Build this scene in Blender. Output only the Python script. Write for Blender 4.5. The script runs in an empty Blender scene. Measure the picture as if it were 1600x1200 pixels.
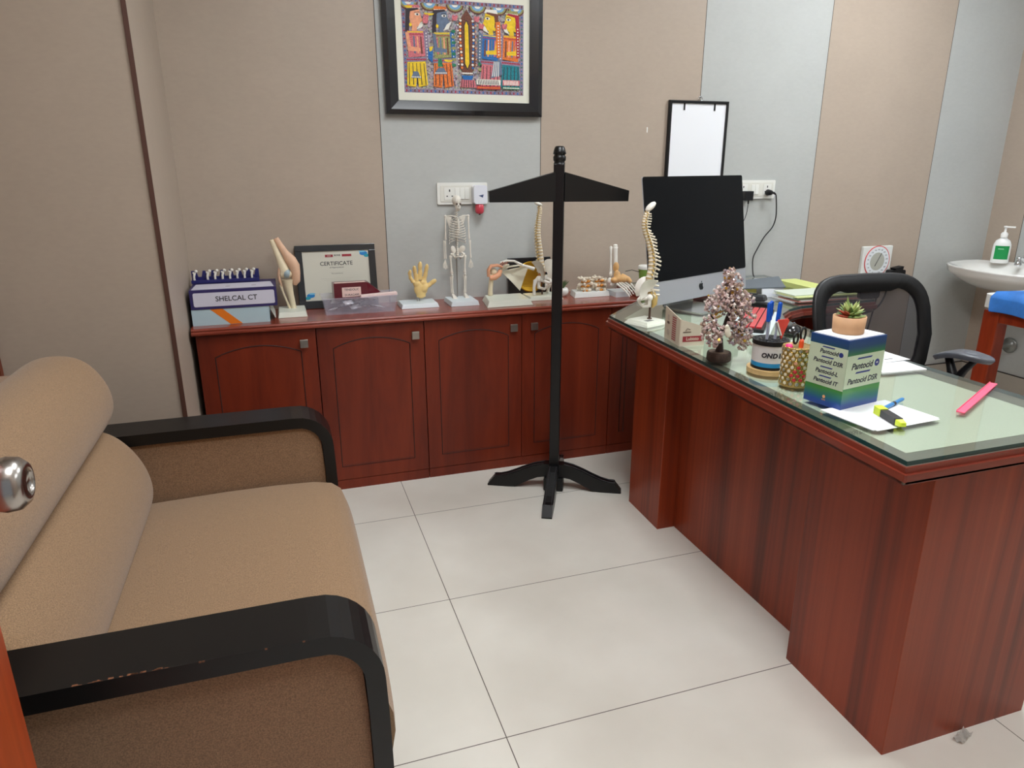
import bpy, math, random
from mathutils import Matrix, Vector
C = bpy.context.scene.collection
PI = math.pi
random.seed(7)

# ---------------------------------------------------------------- camera, light, exposure
cam_data = bpy.data.cameras.new('camera'); cam = bpy.data.objects.new('camera', cam_data); C.objects.link(cam)
cam_data.sensor_width = 36.0; cam_data.lens = 1087.777 * 36.0 / 1600.0; cam_data.clip_start = 0.02
_yaw, _pitch, _roll = 0.318544766, 0.302994861, -0.00178011171
_f = Vector((math.sin(_yaw)*math.cos(_pitch), math.cos(_yaw)*math.cos(_pitch), -math.sin(_pitch)))
_r = Vector((math.cos(_yaw), -math.sin(_yaw), 0)); _u = _r.cross(_f)
_r2 = math.cos(_roll)*_r + math.sin(_roll)*_u; _u2 = -math.sin(_roll)*_r + math.cos(_roll)*_u
m3 = Matrix((_r2, _u2, -_f)).transposed()
cam.matrix_world = Matrix.Translation((-0.414717934, -2.50572469, 1.33562165)) @ m3.to_4x4()
bpy.context.scene.camera = cam
vs = bpy.context.scene.view_settings
vs.view_transform = 'Standard'; vs.look = 'None'; vs.gamma = 1.0; vs.use_curve_mapping = False
vs.exposure = EXPOSURE = 0.0
world = bpy.data.worlds.new('world'); bpy.context.scene.world = world; world.use_nodes = True
world.node_tree.nodes['Background'].inputs[0].default_value = (0.86, 0.93, 1.0, 1)
world.node_tree.nodes['Background'].inputs[1].default_value = 0.35
CEIL = 2.72
# ceiling panel lamps: x, y, half size, strength
LAMPS = [(2.35, -0.35, 0.30, 29.0), (0.45, -0.85, 0.30, 25.0), (0.0, -2.0, 0.30, 24.0), (2.6, -1.9, 0.30, 16.0)]

# ---------------------------------------------------------------- materials
def lin(c):
    out = []
    for v in c:
        v = v/255.0
        out.append(v/12.92 if v <= 0.04045 else ((v+0.055)/1.055)**2.4)
    return (out[0], out[1], out[2], 1.0)
MATS = {}
def mat(name, rgb, rough=0.5, metal=0.0, spec=0.5, noise=None, bump=None, emit=None, sheen=0.0, coat=0.0, trans=0.0, alpha=1.0):
    """noise = (scale, amount, (sx,sy,sz)); bump = (scale, strength)"""
    if name in MATS: return MATS[name]
    m = bpy.data.materials.new(name); m.use_nodes = True; nt = m.node_tree
    b = nt.nodes['Principled BSDF']; c = lin(rgb)
    b.inputs['Base Color'].default_value = c; b.inputs['Roughness'].default_value = rough
    b.inputs['Metallic'].default_value = metal; b.inputs['Specular IOR Level'].default_value = spec
    b.inputs['Coat Weight'].default_value = coat; b.inputs['Sheen Weight'].default_value = sheen
    b.inputs['Transmission Weight'].default_value = trans; b.inputs['Alpha'].default_value = alpha
    tc = nt.nodes.new('ShaderNodeTexCoord')
    if noise:
        mp = nt.nodes.new('ShaderNodeMapping'); nt.links.new(tc.outputs['Object'], mp.inputs[0])
        mp.inputs['Scale'].default_value = noise[2] if len(noise) > 2 else (1, 1, 1)
        n = nt.nodes.new('ShaderNodeTexNoise'); n.inputs['Scale'].default_value = noise[0]; n.inputs['Detail'].default_value = 6
        nt.links.new(mp.outputs[0], n.inputs['Vector'])
        r = nt.nodes.new('ShaderNodeValToRGB'); a = noise[1]
        r.color_ramp.elements[0].position = 0.3; r.color_ramp.elements[1].position = 0.72
        r.color_ramp.elements[0].color = tuple(max(0, x*(1-a)) for x in c[:3])+(1,)
        r.color_ramp.elements[1].color = tuple(min(1, x*(1+a)) for x in c[:3])+(1,)
        nt.links.new(n.outputs[0], r.inputs[0]); nt.links.new(r.outputs[0], b.inputs['Base Color'])
    if bump:
        n2 = nt.nodes.new('ShaderNodeTexNoise'); n2.inputs['Scale'].default_value = bump[0]; n2.inputs['Detail'].default_value = 3
        nt.links.new(tc.outputs['Object'], n2.inputs['Vector'])
        bp = nt.nodes.new('ShaderNodeBump'); bp.inputs['Strength'].default_value = bump[1]; bp.inputs['Distance'].default_value = 0.002
        nt.links.new(n2.outputs[0], bp.inputs['Height']); nt.links.new(bp.outputs[0], b.inputs['Normal'])
    if emit:
        b.inputs['Emission Color'].default_value = lin(emit[0]); b.inputs['Emission Strength'].default_value = emit[1]
    MATS[name] = m
    return m

def wood(name, dark, mid, light, sx=(9, 9, 0.35), rough=0.35, coat=0.2, dist=1.2, streak=0.8):
    """vertical-grain veneer; sx = stretch of the grain noise"""
    m = bpy.data.materials.new(name); m.use_nodes = True; nt = m.node_tree; L = nt.links.new
    b = nt.nodes['Principled BSDF']; b.inputs['Roughness'].default_value = rough; b.inputs['Coat Weight'].default_value = coat
    b.inputs['Coat Roughness'].default_value = 0.25; b.inputs['Specular IOR Level'].default_value = 0.35
    tc = nt.nodes.new('ShaderNodeTexCoord'); mp = nt.nodes.new('ShaderNodeMapping'); mp.inputs['Scale'].default_value = sx
    L(tc.outputs['Object'], mp.inputs[0])
    n = nt.nodes.new('ShaderNodeTexNoise'); n.inputs['Scale'].default_value = 1.4; n.inputs['Detail'].default_value = 8; n.inputs['Roughness'].default_value = 0.6
    n.inputs['Distortion'].default_value = dist
    L(mp.outputs[0], n.inputs['Vector'])
    r = nt.nodes.new('ShaderNodeValToRGB'); e = r.color_ramp.elements
    e[0].position = 0.30; e[0].color = lin(dark); e[1].position = 0.72; e[1].color = lin(light)
    k = e.new(0.48); k.color = lin(mid)
    L(n.outputs[0], r.inputs[0])
    mp2 = nt.nodes.new('ShaderNodeMapping'); mp2.inputs['Scale'].default_value = tuple(v*9 for v in sx[:2])+(sx[2]*3,) if sx[2] < sx[0] else tuple(v*6 for v in sx)
    L(tc.outputs['Object'], mp2.inputs[0])
    n2 = nt.nodes.new('ShaderNodeTexNoise'); n2.inputs['Scale'].default_value = 1.0; n2.inputs['Detail'].default_value = 4
    L(mp2.outputs[0], n2.inputs['Vector'])
    mx = nt.nodes.new('ShaderNodeMix'); mx.data_type = 'RGBA'; mx.blend_type = 'MULTIPLY'
    r2 = nt.nodes.new('ShaderNodeValToRGB'); r2.color_ramp.elements[0].position = 0.35; r2.color_ramp.elements[1].position = 0.6
    r2.color_ramp.elements[0].color = (streak, streak, streak, 1)
    L(n2.outputs[0], r2.inputs[0]); mx.inputs[0].default_value = 1.0
    L(r.outputs[0], mx.inputs[6]); L(r2.outputs[0], mx.inputs[7]); L(mx.outputs[2], b.inputs['Base Color'])
    MATS[name] = m
    return m

def math_node(nt, op, a, b=None):
    n = nt.nodes.new('ShaderNodeMath'); n.operation = op
    for i, v in enumerate((a, b)):
        if v is None: continue
        if isinstance(v, (int, float)): n.inputs[i].default_value = v
        else: nt.links.new(v, n.inputs[i])
    return n.outputs[0]

TAN = (176, 161, 146); GREY = (181, 183, 180)
def wall_mat(name, axis, bounds, first_tan=True, seam=True):
    """laminate wall in wide vertical bands of tan and grey, thin dark joints at the bounds"""
    m = bpy.data.materials.new(name); m.use_nodes = True; nt = m.node_tree; L = nt.links.new
    b = nt.nodes['Principled BSDF']; b.inputs['Roughness'].default_value = 0.42; b.inputs['Specular IOR Level'].default_value = 0.35
    tc = nt.nodes.new('ShaderNodeTexCoord'); sp = nt.nodes.new('ShaderNodeSeparateXYZ'); L(tc.outputs['Object'], sp.inputs[0])
    x = sp.outputs[axis]
    par = None; line = None
    for q in bounds:
        g = math_node(nt, 'GREATER_THAN', x, q)
        par = g if par is None else math_node(nt, 'ADD', par, g)
        d = math_node(nt, 'LESS_THAN', math_node(nt, 'ABSOLUTE', math_node(nt, 'SUBTRACT', x, q)), 0.0016)
        line = d if line is None else math_node(nt, 'ADD', line, d)
    mxc = nt.nodes.new('ShaderNodeMix'); mxc.data_type = 'RGBA'
    a, c = (TAN, GREY) if first_tan else (GREY, TAN)
    mxc.inputs[6].default_value = lin(a); mxc.inputs[7].default_value = lin(c)
    if par is not None: L(math_node(nt, 'MODULO', par, 2.0), mxc.inputs[0])
    else: mxc.inputs[0].default_value = 0.0
    n = nt.nodes.new('ShaderNodeTexNoise'); n.inputs['Scale'].default_value = 3.2; n.inputs['Detail'].default_value = 7; n.inputs['Roughness'].default_value = 0.55
    L(tc.outputs['Object'], n.inputs['Vector'])
    n3 = nt.nodes.new('ShaderNodeTexNoise'); n3.inputs['Scale'].default_value = 60; n3.inputs['Detail'].default_value = 4
    mp = nt.nodes.new('ShaderNodeMapping'); mp.inputs['Scale'].default_value = (0.7, 0.7, 1.4); L(tc.outputs['Object'], mp.inputs[0]); L(mp.outputs[0], n3.inputs['Vector'])
    f1 = math_node(nt, 'MULTIPLY', n.outputs[0], 0.16); f2 = math_node(nt, 'MULTIPLY', n3.outputs[0], 0.10)
    f = math_node(nt, 'ADD', math_node(nt, 'ADD', f1, f2), 0.87)
    mul = nt.nodes.new('ShaderNodeMix'); mul.data_type = 'RGBA'; mul.blend_type = 'MULTIPLY'; mul.inputs[0].default_value = 1
    cmb = nt.nodes.new('ShaderNodeCombineColor'); L(f, cmb.inputs[0]); L(f, cmb.inputs[1]); L(f, cmb.inputs[2])
    L(mxc.outputs[2], mul.inputs[6]); L(cmb.outputs[0], mul.inputs[7])
    fin = nt.nodes.new('ShaderNodeMix'); fin.data_type = 'RGBA'; L(mul.outputs[2], fin.inputs[6]); fin.inputs[7].default_value = lin((58, 50, 44))
    if line is not None and seam: L(line, fin.inputs[0])
    else: fin.inputs[0].default_value = 0
    L(fin.outputs[2], b.inputs['Base Color'])
    MATS[name] = m
    return m

def tile_mat():
    m = bpy.data.materials.new('floor_tile'); m.use_nodes = True; nt = m.node_tree; L = nt.links.new
    b = nt.nodes['Principled BSDF']; b.inputs['Roughness'].default_value = 0.34; b.inputs['Specular IOR Level'].default_value = 0.45
    tc = nt.nodes.new('ShaderNodeTexCoord'); sp = nt.nodes.new('ShaderNodeSeparateXYZ'); L(tc.outputs['Object'], sp.inputs[0])
    def near(o, period, w):
        q = math_node(nt, 'DIVIDE', o, period)
        fr = math_node(nt, 'FRACT', math_node(nt, 'ADD', q, 100.5))
        return math_node(nt, 'LESS_THAN', math_node(nt, 'ABSOLUTE', math_node(nt, 'SUBTRACT', fr, 0.5)), w/period)
    ln = math_node(nt, 'MAXIMUM', near(sp.outputs[0], 1.19, 0.0013), near(sp.outputs[1], 0.6, 0.0013))
    n = nt.nodes.new('ShaderNodeTexNoise'); n.inputs['Scale'].default_value = 2.5; n.inputs['Detail'].default_value = 5; L(tc.outputs['Object'], n.inputs['Vector'])
    r = nt.nodes.new('ShaderNodeValToRGB'); r.color_ramp.elements[0].color = lin((214, 209, 198)); r.color_ramp.elements[1].color = lin((226, 222, 212))
    r.color_ramp.elements[0].position = 0.35; r.color_ramp.elements[1].position = 0.65
    L(n.outputs[0], r.inputs[0])
    fin = nt.nodes.new('ShaderNodeMix'); fin.data_type = 'RGBA'; L(r.outputs[0], fin.inputs[6]); fin.inputs[7].default_value = lin((92, 82, 74)); L(ln, fin.inputs[0])
    L(fin.outputs[2], b.inputs['Base Color'])
    return m

def glass_sheet_mat(name, tint, fac, rough=0.03):
    """thin clear sheet: mostly see-through, mirror reflection by angle"""
    m = bpy.data.materials.new(name); m.use_nodes = True; nt = m.node_tree; L = nt.links.new
    nt.nodes.remove(nt.nodes['Principled BSDF']); out = nt.nodes['Material Output']
    t = nt.nodes.new('ShaderNodeBsdfTransparent'); t.inputs[0].default_value = lin(tint)
    g = nt.nodes.new('ShaderNodeBsdfGlossy'); g.inputs['Roughness'].default_value = rough; g.inputs[0].default_value = (1, 1, 1, 1)
    fr = nt.nodes.new('ShaderNodeFresnel'); fr.inputs[0].default_value = 1.5
    gm = nt.nodes.new('ShaderNodeNewGeometry'); front = math_node(nt, 'SUBTRACT', 1.0, gm.outputs['Backfacing'])
    mx = nt.nodes.new('ShaderNodeMixShader'); L(math_node(nt, 'MULTIPLY', math_node(nt, 'MULTIPLY', fr.outputs[0], fac), front), mx.inputs[0])
    L(t.outputs[0], mx.inputs[1]); L(g.outputs[0], mx.inputs[2]); L(mx.outputs[0], out.inputs[0])
    MATS[name] = m
    return m

def mesh_mat(name, rgb, clear):
    m = bpy.data.materials.new(name); m.use_nodes = True; nt = m.node_tree; L = nt.links.new
    b = nt.nodes['Principled BSDF']; b.inputs['Base Color'].default_value = lin(rgb); b.inputs['Roughness'].default_value = 0.6
    b.inputs['Alpha'].default_value = 1.0-clear   # the weave is finer than a pixel: an even share of holes
    MATS[name] = m
    return m

# ---------------------------------------------------------------- mesh builder
def rotx(a): return Matrix.Rotation(a, 4, 'X')
def roty(a): return Matrix.Rotation(a, 4, 'Y')
def rotz(a): return Matrix.Rotation(a, 4, 'Z')
def tr(x, y=None, z=None):
    return Matrix.Translation(x if y is None else (x, y, z))
class G:
    def __init__(s, T=None): s.v = []; s.f = []; s.m = []; s.s = []; s.T = T or Matrix.Identity(4)
    def add(s, vs, fs, m=0, smooth=False, T=None):
        M = s.T @ T if T is not None else s.T
        o = len(s.v); s.v += [tuple(M @ Vector(v)) for v in vs]
        for f in fs: s.f.append(tuple(o+i for i in f)); s.m.append(m); s.s.append(smooth)
        return s
    def box(s, a, b, m=0, T=None):
        x0, y0, z0 = a; x1, y1, z1 = b
        return s.add([(x0,y0,z0),(x1,y0,z0),(x1,y1,z0),(x0,y1,z0),(x0,y0,z1),(x1,y0,z1),(x1,y1,z1),(x0,y1,z1)],
              [(0,3,2,1),(4,5,6,7),(0,1,5,4),(1,2,6,5),(2,3,7,6),(3,0,4,7)], m, False, T)
    def hexa(s, lo, hi, m=0, T=None):
        """frustum from 4 low and 4 high points"""
        return s.add(list(lo)+list(hi), [(0,3,2,1),(4,5,6,7),(0,1,5,4),(1,2,6,5),(2,3,7,6),(3,0,4,7)], m, False, T)
    def prism(s, poly, z0, z1, m=0, T=None, smooth=False, msides=None):
        n = len(poly); ar = sum(poly[i][0]*poly[(i+1)%n][1]-poly[(i+1)%n][0]*poly[i][1] for i in range(n))
        if ar < 0: poly = poly[::-1]
        vs = [(x,y,z0) for x,y in poly]+[(x,y,z1) for x,y in poly]
        s.add(vs, [tuple(range(n-1,-1,-1)), tuple(range(n,2*n))], m, False, T)
        s.add(vs, [(i,(i+1)%n,n+(i+1)%n,n+i) for i in range(n)], m if msides is None else msides, smooth, T)
        return s
    def lathe(s, prof, n=24, m=0, T=None, smooth=True, ax=None):
        vs = []; fs = []
        for r, z in prof:
            for k in range(n):
                a = 2*PI*k/n; vs.append((r*math.cos(a), r*math.sin(a), z))
        for i in range(len(prof)-1):
            for k in range(n):
                k2 = (k+1)%n; fs.append((i*n+k, i*n+k2, (i+1)*n+k2, (i+1)*n+k))
        s.add(vs, fs, m, smooth, T)
        caps = []
        if prof[0][0] > 1e-6: caps.append(tuple(range(n-1,-1,-1)))
        if prof[-1][0] > 1e-6: caps.append(tuple((len(prof)-1)*n+k for k in range(n)))
        if caps: s.add(vs, caps, m, False, T)
        return s
    def cyl(s, r, z0, z1, m=0, T=None, n=20, r1=None):
        return s.lathe([(r, z0), (r if r1 is None else r1, z1)], n, m, T)
    def ell(s, c, r, m=0, R=None, n=12, k=8, T=None):
        if isinstance(r, (int, float)): r = (r, r, r)
        vs = []; fs = []
        for i in range(k+1):
            t = PI*i/k
            for j in range(n):
                a = 2*PI*j/n; vs.append((r[0]*math.sin(t)*math.cos(a), r[1]*math.sin(t)*math.sin(a), -r[2]*math.cos(t)))
        for i in range(k):
            for j in range(n):
                j2 = (j+1)%n; fs.append((i*n+j, i*n+j2, (i+1)*n+j2, (i+1)*n+j))
        M = tr(c)
        if R is not None: M = M @ R
        if T is not None: M = T @ M
        return s.add(vs, fs, m, True, M)
    def tube(s, pts, r, m=0, n=10, T=None, closed=False, smooth=True, flat=1.0, caps=True):
        P = [Vector(p) for p in pts]; N = len(P)
        rs = [r]*N if isinstance(r, (int, float)) else list(r)
        vs = []; fs = []; up = None
        for i in range(N):
            if closed: t = P[(i+1)%N]-P[i-1]
            else: t = P[min(i+1, N-1)]-P[max(i-1, 0)]
            t = t.normalized() if t.length > 1e-9 else Vector((0,0,1))
            if up is None:
                up = Vector((0,0,1)) if abs(t.z) < 0.9 else Vector((0,1,0))
            a = t.cross(up)
            if a.length < 1e-6: a = t.orthogonal()
            a.normalize(); b = a.cross(t).normalized(); up = b
            for k in range(n):
                q = 2*PI*(k+0.5)/n; vs.append(P[i] + a*(rs[i]*math.cos(q)) + b*(rs[i]*flat*math.sin(q)))
        for i in range(N if closed else N-1):
            i2 = (i+1) % N
            for k in range(n):
                k2 = (k+1) % n; fs.append((i*n+k, i2*n+k, i2*n+k2, i*n+k2))
        s.add(vs, fs, m, smooth, T)
        if caps and not closed: s.add(vs, [tuple(range(n)), tuple((N-1)*n+k for k in range(n-1,-1,-1))], m, False, T)
        return s
    def bone(s, a, b, r, m=0, k=1.7, n=8):
        a = Vector(a); b = Vector(b); L = b-a
        return s.tube([a-L*0.02, a+L*0.02, a+L*0.12, a+L*0.3, a+L*0.7, a+L*0.88, a+L*0.98, b+L*0.02], [r*k*0.5, r*k, r*k*0.8, r, r, r*k*0.8, r*k, r*k*0.5], m, n)
    def grid(s, fn, nu, nv, m=0, T=None, smooth=True, flip=False, wrapu=False):
        vs = [tuple(fn(i/nu, j/nv)) for j in range(nv+1) for i in range(nu+1)]; w = nu+1; fs = []
        for j in range(nv):
            for i in range(nu):
                q = (j*w+i, j*w+i+1, (j+1)*w+i+1, (j+1)*w+i); fs.append(q[::-1] if flip else q)
        return s.add(vs, fs, m, smooth, T)
    def text(s, string, size, T, m=0, depth=0.0003, align='CENTER', bold=0.0, sx=1.0, shear=0.0):
        """letters in the local XY plane of T, raised by depth"""
        cu = bpy.data.curves.new('letters', 'FONT'); cu.body = string; cu.size = size; cu.align_x = align; cu.align_y = 'CENTER'
        cu.extrude = depth; cu.offset = bold*size; cu.shear = shear; cu.resolution_u = 3
        ob = bpy.data.objects.new('letters', cu); C.objects.link(ob)
        dg = bpy.context.evaluated_depsgraph_get(); me = bpy.data.meshes.new_from_object(ob.evaluated_get(dg))
        s.add([tuple(v.co) for v in me.vertices], [tuple(p.vertices) for p in me.polygons], m, False, T @ Matrix.Diagonal((sx, 1, 1, 1)))
        bpy.data.objects.remove(ob); bpy.data.curves.remove(cu); bpy.data.meshes.remove(me)
        return s
    def obj(s, name, mats, parent=None, bevel=0.0, seg=2, remesh=0.0, smoothit=0, subsurf=0, **kw):
        me = bpy.data.meshes.new(name); me.from_pydata(s.v, [], s.f)
        if not isinstance(mats, (list, tuple)): mats = [mats]
        for k in mats: me.materials.append(k)
        me.polygons.foreach_set('material_index', s.m); me.polygons.foreach_set('use_smooth', s.s); me.update()
        o = bpy.data.objects.new(name, me); C.objects.link(o)
        if parent is not None: o.parent = parent
        if remesh:
            q = o.modifiers.new('remesh', 'REMESH'); q.mode = 'VOXEL'; q.voxel_size = remesh; q.use_smooth_shade = True
        if smoothit:
            q = o.modifiers.new('smooth', 'SMOOTH'); q.iterations = smoothit; q.factor = 0.5
        if subsurf:
            q = o.modifiers.new('sub', 'SUBSURF'); q.levels = subsurf; q.render_levels = subsurf
        if bevel:
            q = o.modifiers.new('bevel', 'BEVEL'); q.width = bevel; q.segments = seg; q.limit_method = 'ANGLE'; q.angle_limit = 0.7
        for k, v in kw.items(): o[k] = v
        return o
def thing(name, loc, label, cat, group=None, rz=0.0):
    o = bpy.data.objects.new(name, None); C.objects.link(o); o.location = loc; o.rotation_euler = (0, 0, rz)
    o.empty_display_size = 0.05; o['label'] = label; o['category'] = cat
    if group: o['group'] = group
    return o
def tag(o, label, cat, group=None):
    o['label'] = label; o['category'] = cat
    if group: o['group'] = group
    return o
def struct(o): o['kind'] = 'structure'; return o
def inv(t):   # lets a thing's parts be written in room coordinates
    return (Matrix.Translation(t.location) @ rotz(t.rotation_euler[2])).inverted()
def arc(cx, cy, r, a0, a1, n): return [(cx+r*math.cos(a0+(a1-a0)*i/n), cy+r*math.sin(a0+(a1-a0)*i/n)) for i in range(n+1)]
def rrect(x0, y0, x1, y1, r, n=4):
    return arc(x1-r, y1-r, r, 0, PI/2, n)+arc(x0+r, y1-r, r, PI/2, PI, n)+arc(x0+r, y0+r, r, PI, 1.5*PI, n)+arc(x1-r, y0+r, r, 1.5*PI, 2*PI, n)
# XZ-plane drawing: local (x, y) -> room (x, -, z), facing -y
def facing(x, y, z, rz=0.0, tilt=0.0): return tr(x, y, z) @ rotz(rz) @ rotx(PI/2 + tilt)

WOOD_CAB = wood('cabinet_wood', (88, 28, 13), (114, 40, 19), (130, 50, 25), (4, 4, 0.5), 0.42, 0.04, 1.2, 0.9)
WOOD_DESK = wood('desk_wood', (84, 30, 18), (142, 56, 28), (162, 70, 36), (7, 7, 0.16), 0.36, 0.06, 0.8, 0.82)
WOOD_TOP = wood('worktop_wood', (120, 48, 32), (142, 62, 44), (158, 76, 54), (0.6, 9, 9), 0.25, 0.35)
WOOD_DOOR = wood('door_wood', (128, 48, 20), (158, 62, 26), (176, 76, 34), (6, 6, 0.4), 0.35, 0.2)
WOOD_COUCH = wood('couch_wood', (110, 34, 16), (142, 50, 24), (162, 66, 34), (5, 5, 1.0), 0.30, 0.3)
M_EDGE = mat('edge_moulding_wood', (126, 50, 34), 0.28, coat=0.4, noise=(6, 0.15, (1, 1, 6)))
M_GROOVE = mat('groove_dark', (48, 18, 14), 0.6)
M_BLACK = mat('black_paint', (11, 11, 12), 0.36, spec=0.4, coat=0.05)
M_BLKPL = mat('black_plastic', (16, 16, 18), 0.45, spec=0.4)
M_WHITE = mat('white_plastic', (228, 228, 222), 0.35)
M_PAPER = mat('white_paper', (236, 238, 240), 0.8)
M_CHROME = mat('chrome', (205, 207, 210), 0.14, metal=1.0)
M_STEEL = mat('brushed_steel', (170, 165, 158), 0.33, metal=1.0)
M_BONE = mat('bone', (226, 216, 196), 0.45, noise=(40, 0.08))
M_BONE2 = mat('pale_bone', (232, 228, 218), 0.4, noise=(40, 0.05))
M_BASE = mat('ivory_base', (222, 226, 212), 0.35)
M_AMBER = mat('amber_ligament', (214, 140, 44), 0.4)
M_YEL = mat('nerve_yellow', (214, 178, 80), 0.4)
M_INK = mat('ink_dark', (44, 42, 48), 0.6)

# ---------------------------------------------------------------- the room
XL, XR, YF, YB = -1.28, 3.61, -2.56, 0.63
WB = wall_mat('wall_laminate_back', 0, [0.038, 0.758, 1.574, 2.291, 3.088])
WR = wall_mat('wall_laminate_right', 1, [0.43], first_tan=False)
WP = wall_mat('wall_laminate_plain', 0, [], seam=False)
struct(G().box((XL-0.1, YF-1.2, -0.1), (XR+0.1, YB+0.1, 0)).obj('floor', tile_mat()))
CEILM = mat('ceiling_white', (228, 226, 220), 0.8)
struct(G().box((XL-0.1, YF-1.2, CEIL), (XR+0.1, YB+0.1, CEIL+0.1)).obj('ceiling', CEILM))
struct(G().box((-0.772, YB, 0), (XR, YB+0.1, CEIL)).obj('wall_back', WB))
struct(G().box((XR, YF, 0), (XR+0.1, YB+0.1, CEIL)).obj('wall_right', WR))
struct(G().box((XL-0.1, YF, 0), (XL, -0.03, CEIL)).obj('wall_left', WP))
struct(G().box((XL-0.1, -0.03, 0), (-0.772, YB+0.1, CEIL)).obj('wall_alcove', WP))
g = G(); g.box((XL-0.1, YF-0.1, 0), (-0.80, YF, CEIL)); g.box((0.12, YF-0.1, 0), (XR+0.1, YF, CEIL)); g.box((-0.80, YF-0.1, 2.12), (0.12, YF, CEIL))
struct(g.obj('wall_front', WP))
M_TRIM = mat('brown_trim', (84, 54, 44), 0.5)
struct(G().box((-0.780, -0.036, 0), (-0.7665, -0.030, CEIL)).obj('trim_1', M_TRIM))
struct(G().box((XL, -0.052, 0), (XL+0.012, -0.030, 1.0)).obj('trim_2', mat('red_brown_trim', (110, 48, 26), 0.45)))
M_SK = mat('skirting_tile', (176, 168, 156), 0.35, noise=(5, 0.05)); M_LINE = mat('skirting_joint', (42, 34, 30), 0.7)
def skirting(name, a, b):
    g = G(); g.box((a[0], a[1], 0), (b[0], b[1], 0.156), 0)
    g.box((a[0], a[1], 0.156), (b[0], b[1], 0.1605), 1); return struct(g.obj(name, [M_SK, M_LINE]))
skirting('baseboard_back', (1.22, YB-0.009), (XR, YB)); skirting('baseboard_right', (XR-0.009, YF), (XR, YB-0.009))
skirting('baseboard_left', (XL, YF), (XL+0.009, -0.052)); skirting('baseboard_alcove', (XL+0.013, -0.039), (-0.780, -0.03))
# the open door leaf beside the camera, with its steel knob
d = struct(G().box((-0.800, -2.50, 0.006), (-0.762, -1.668, 2.08)).obj('door_1', WOOD_DOOR, bevel=0.003))
g = G(tr(-0.759, -1.738, 1.030) @ roty(PI/2))
g.lathe([(0.032, 0), (0.032, 0.005), (0.027, 0.009), (0.013, 0.012), (0.012, 0.036), (0.017, 0.042), (0.0255, 0.050), (0.0285, 0.061), (0.027, 0.072), (0.021, 0.079), (0.012, 0.0815), (0.0118, 0.079), (0, 0.0775)], 40)
g.obj('door_knob', mat('satin_steel', (176, 170, 165), 0.24, metal=1.0), d)
struct(G().box((-0.83, YF-0.02, 0), (-0.80, -2.50, 2.10)).obj('trim_3', WOOD_DOOR, bevel=0.002))
struct(G().box((0.12, YF-0.02, 0), (0.16, YF+0.02, 2.10)).obj('trim_4', WOOD_DOOR, bevel=0.002))
# small marks left in the wall by old plugs
G().prism(arc(0, 0, 0.004, 0, 2*PI, 10)[:-1], 0, 0.001, 0, facing(1.297, 0.6299, 1.508)).prism(rrect(-0.003, -0.012, 0.003, 0.012, 0.002), 0, 0.0012, 0, facing(1.297, 0.6299, 1.500)).obj('wall_plug', M_WHITE, label='small white plug mark on the tan wall left of the hanging white board', category='wall plug')

LAMPD = mat('lamp_diffuser', (250, 250, 248), 0.6)
for i, (lx, ly, h, st) in enumerate(LAMPS):
    t = thing('ceiling_light', (lx, ly, CEIL), ['square white ceiling light panel above the desk corner and monitor', 'square white ceiling light panel above the coat stand', 'square white ceiling light panel just inside the doorway', 'square white ceiling light panel over the front right of the room'][i], 'ceiling light', 'ceiling light panels')
    g = G()
    for a, b in (((-h-0.02, -h-0.02, -0.02), (h+0.02, -h, 0)), ((-h-0.02, h, -0.02), (h+0.02, h+0.02, 0)), ((-h-0.02, -h, -0.02), (-h, h, 0)), ((h, -h, -0.02), (h+0.02, h, 0))): g.box(a, b)
    g.obj('lamp_frame', M_WHITE, t)
    mm = mat('lamp_glow_%d' % i, (255, 255, 255), 0.6, emit=((246, 251, 255), st))
    G().box((-h, -h, -0.012), (h, h, -0.006)).obj('diffuser', mm, t)

# ---------------------------------------------------------------- low cabinets along the back wall
ZT = 0.75; YD = 0.33
def door_front(g, x0, x1, z0, z1):
    """slab with an arched groove"""
    g.box((x0+0.0015, YD, z0), (x1-0.0015, YD+0.018, z1), 0)
    a, b = x0+0.062, x1-0.062; zb = 0.106; zs = 0.628; top = 0.664; mid = (a+b)/2; pts = [(a, zb), (a, zs-0.006)]
    pts += [(a-0.012, zs+0.004)] if False else []
    n = 14
    for i in range(n+1):
        u = i/n; pts.append((a+(b-a)*u, zs+(top-zs)*math.sin(PI*u)**0.8))
    pts += [(b, zs-0.006), (b, zb)]
    g.tube([(x, YD-0.0002, z) for x, z in pts], 0.0021, 1, 6, closed=True)
    g.tube([(a+0.006+(b-a-0.012)*i/10, YD+0.0006, zb+0.006 if i in (0, 10) else zb+0.006) for i in range(11)], 0.0010, 1, 5)
def cabinet(x0, x1, doors, knobs, label):
    t = thing('cabinet', ((x0+x1)/2, 0.48, 0), label, 'cabinet', 'low wooden cabinets along the back wall')
    g = G(inv(t)); g.box((x0+0.001, YD+0.019, 0.0), (x1-0.001, YB-0.004, 0.7205)); g.box((x0+0.001, YD+0.001, 0.0), (x1-0.001, YD+0.019, 0.042)); g.box((x0+0.001, YD+0.004, 0.718), (x1-0.001, YD+0.019, 0.7205), 1)
    g.obj('body', [WOOD_CAB, M_GROOVE], t)
    for (a, b), kx in zip(doors, knobs):
        g = G(inv(t)); door_front(g, a, b, 0.045, 0.716)
        dd = g.obj('door', [WOOD_CAB, M_GROOVE], t)
        G(inv(t)).box((kx-0.016, YD-0.024, 0.647), (kx+0.016, YD-0.014, 0.680)).cyl(0.006, 0, 0.016, 0, tr(kx, YD, 0.6635) @ rotx(PI/2)).obj('handle', M_STEEL, dd, bevel=0.002)
    return t
cabinet(-0.752, -0.308, [(-0.752, -0.308)], [-0.357], 'dark red wood cabinet at the left end of the row, behind the sofa arm')
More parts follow.
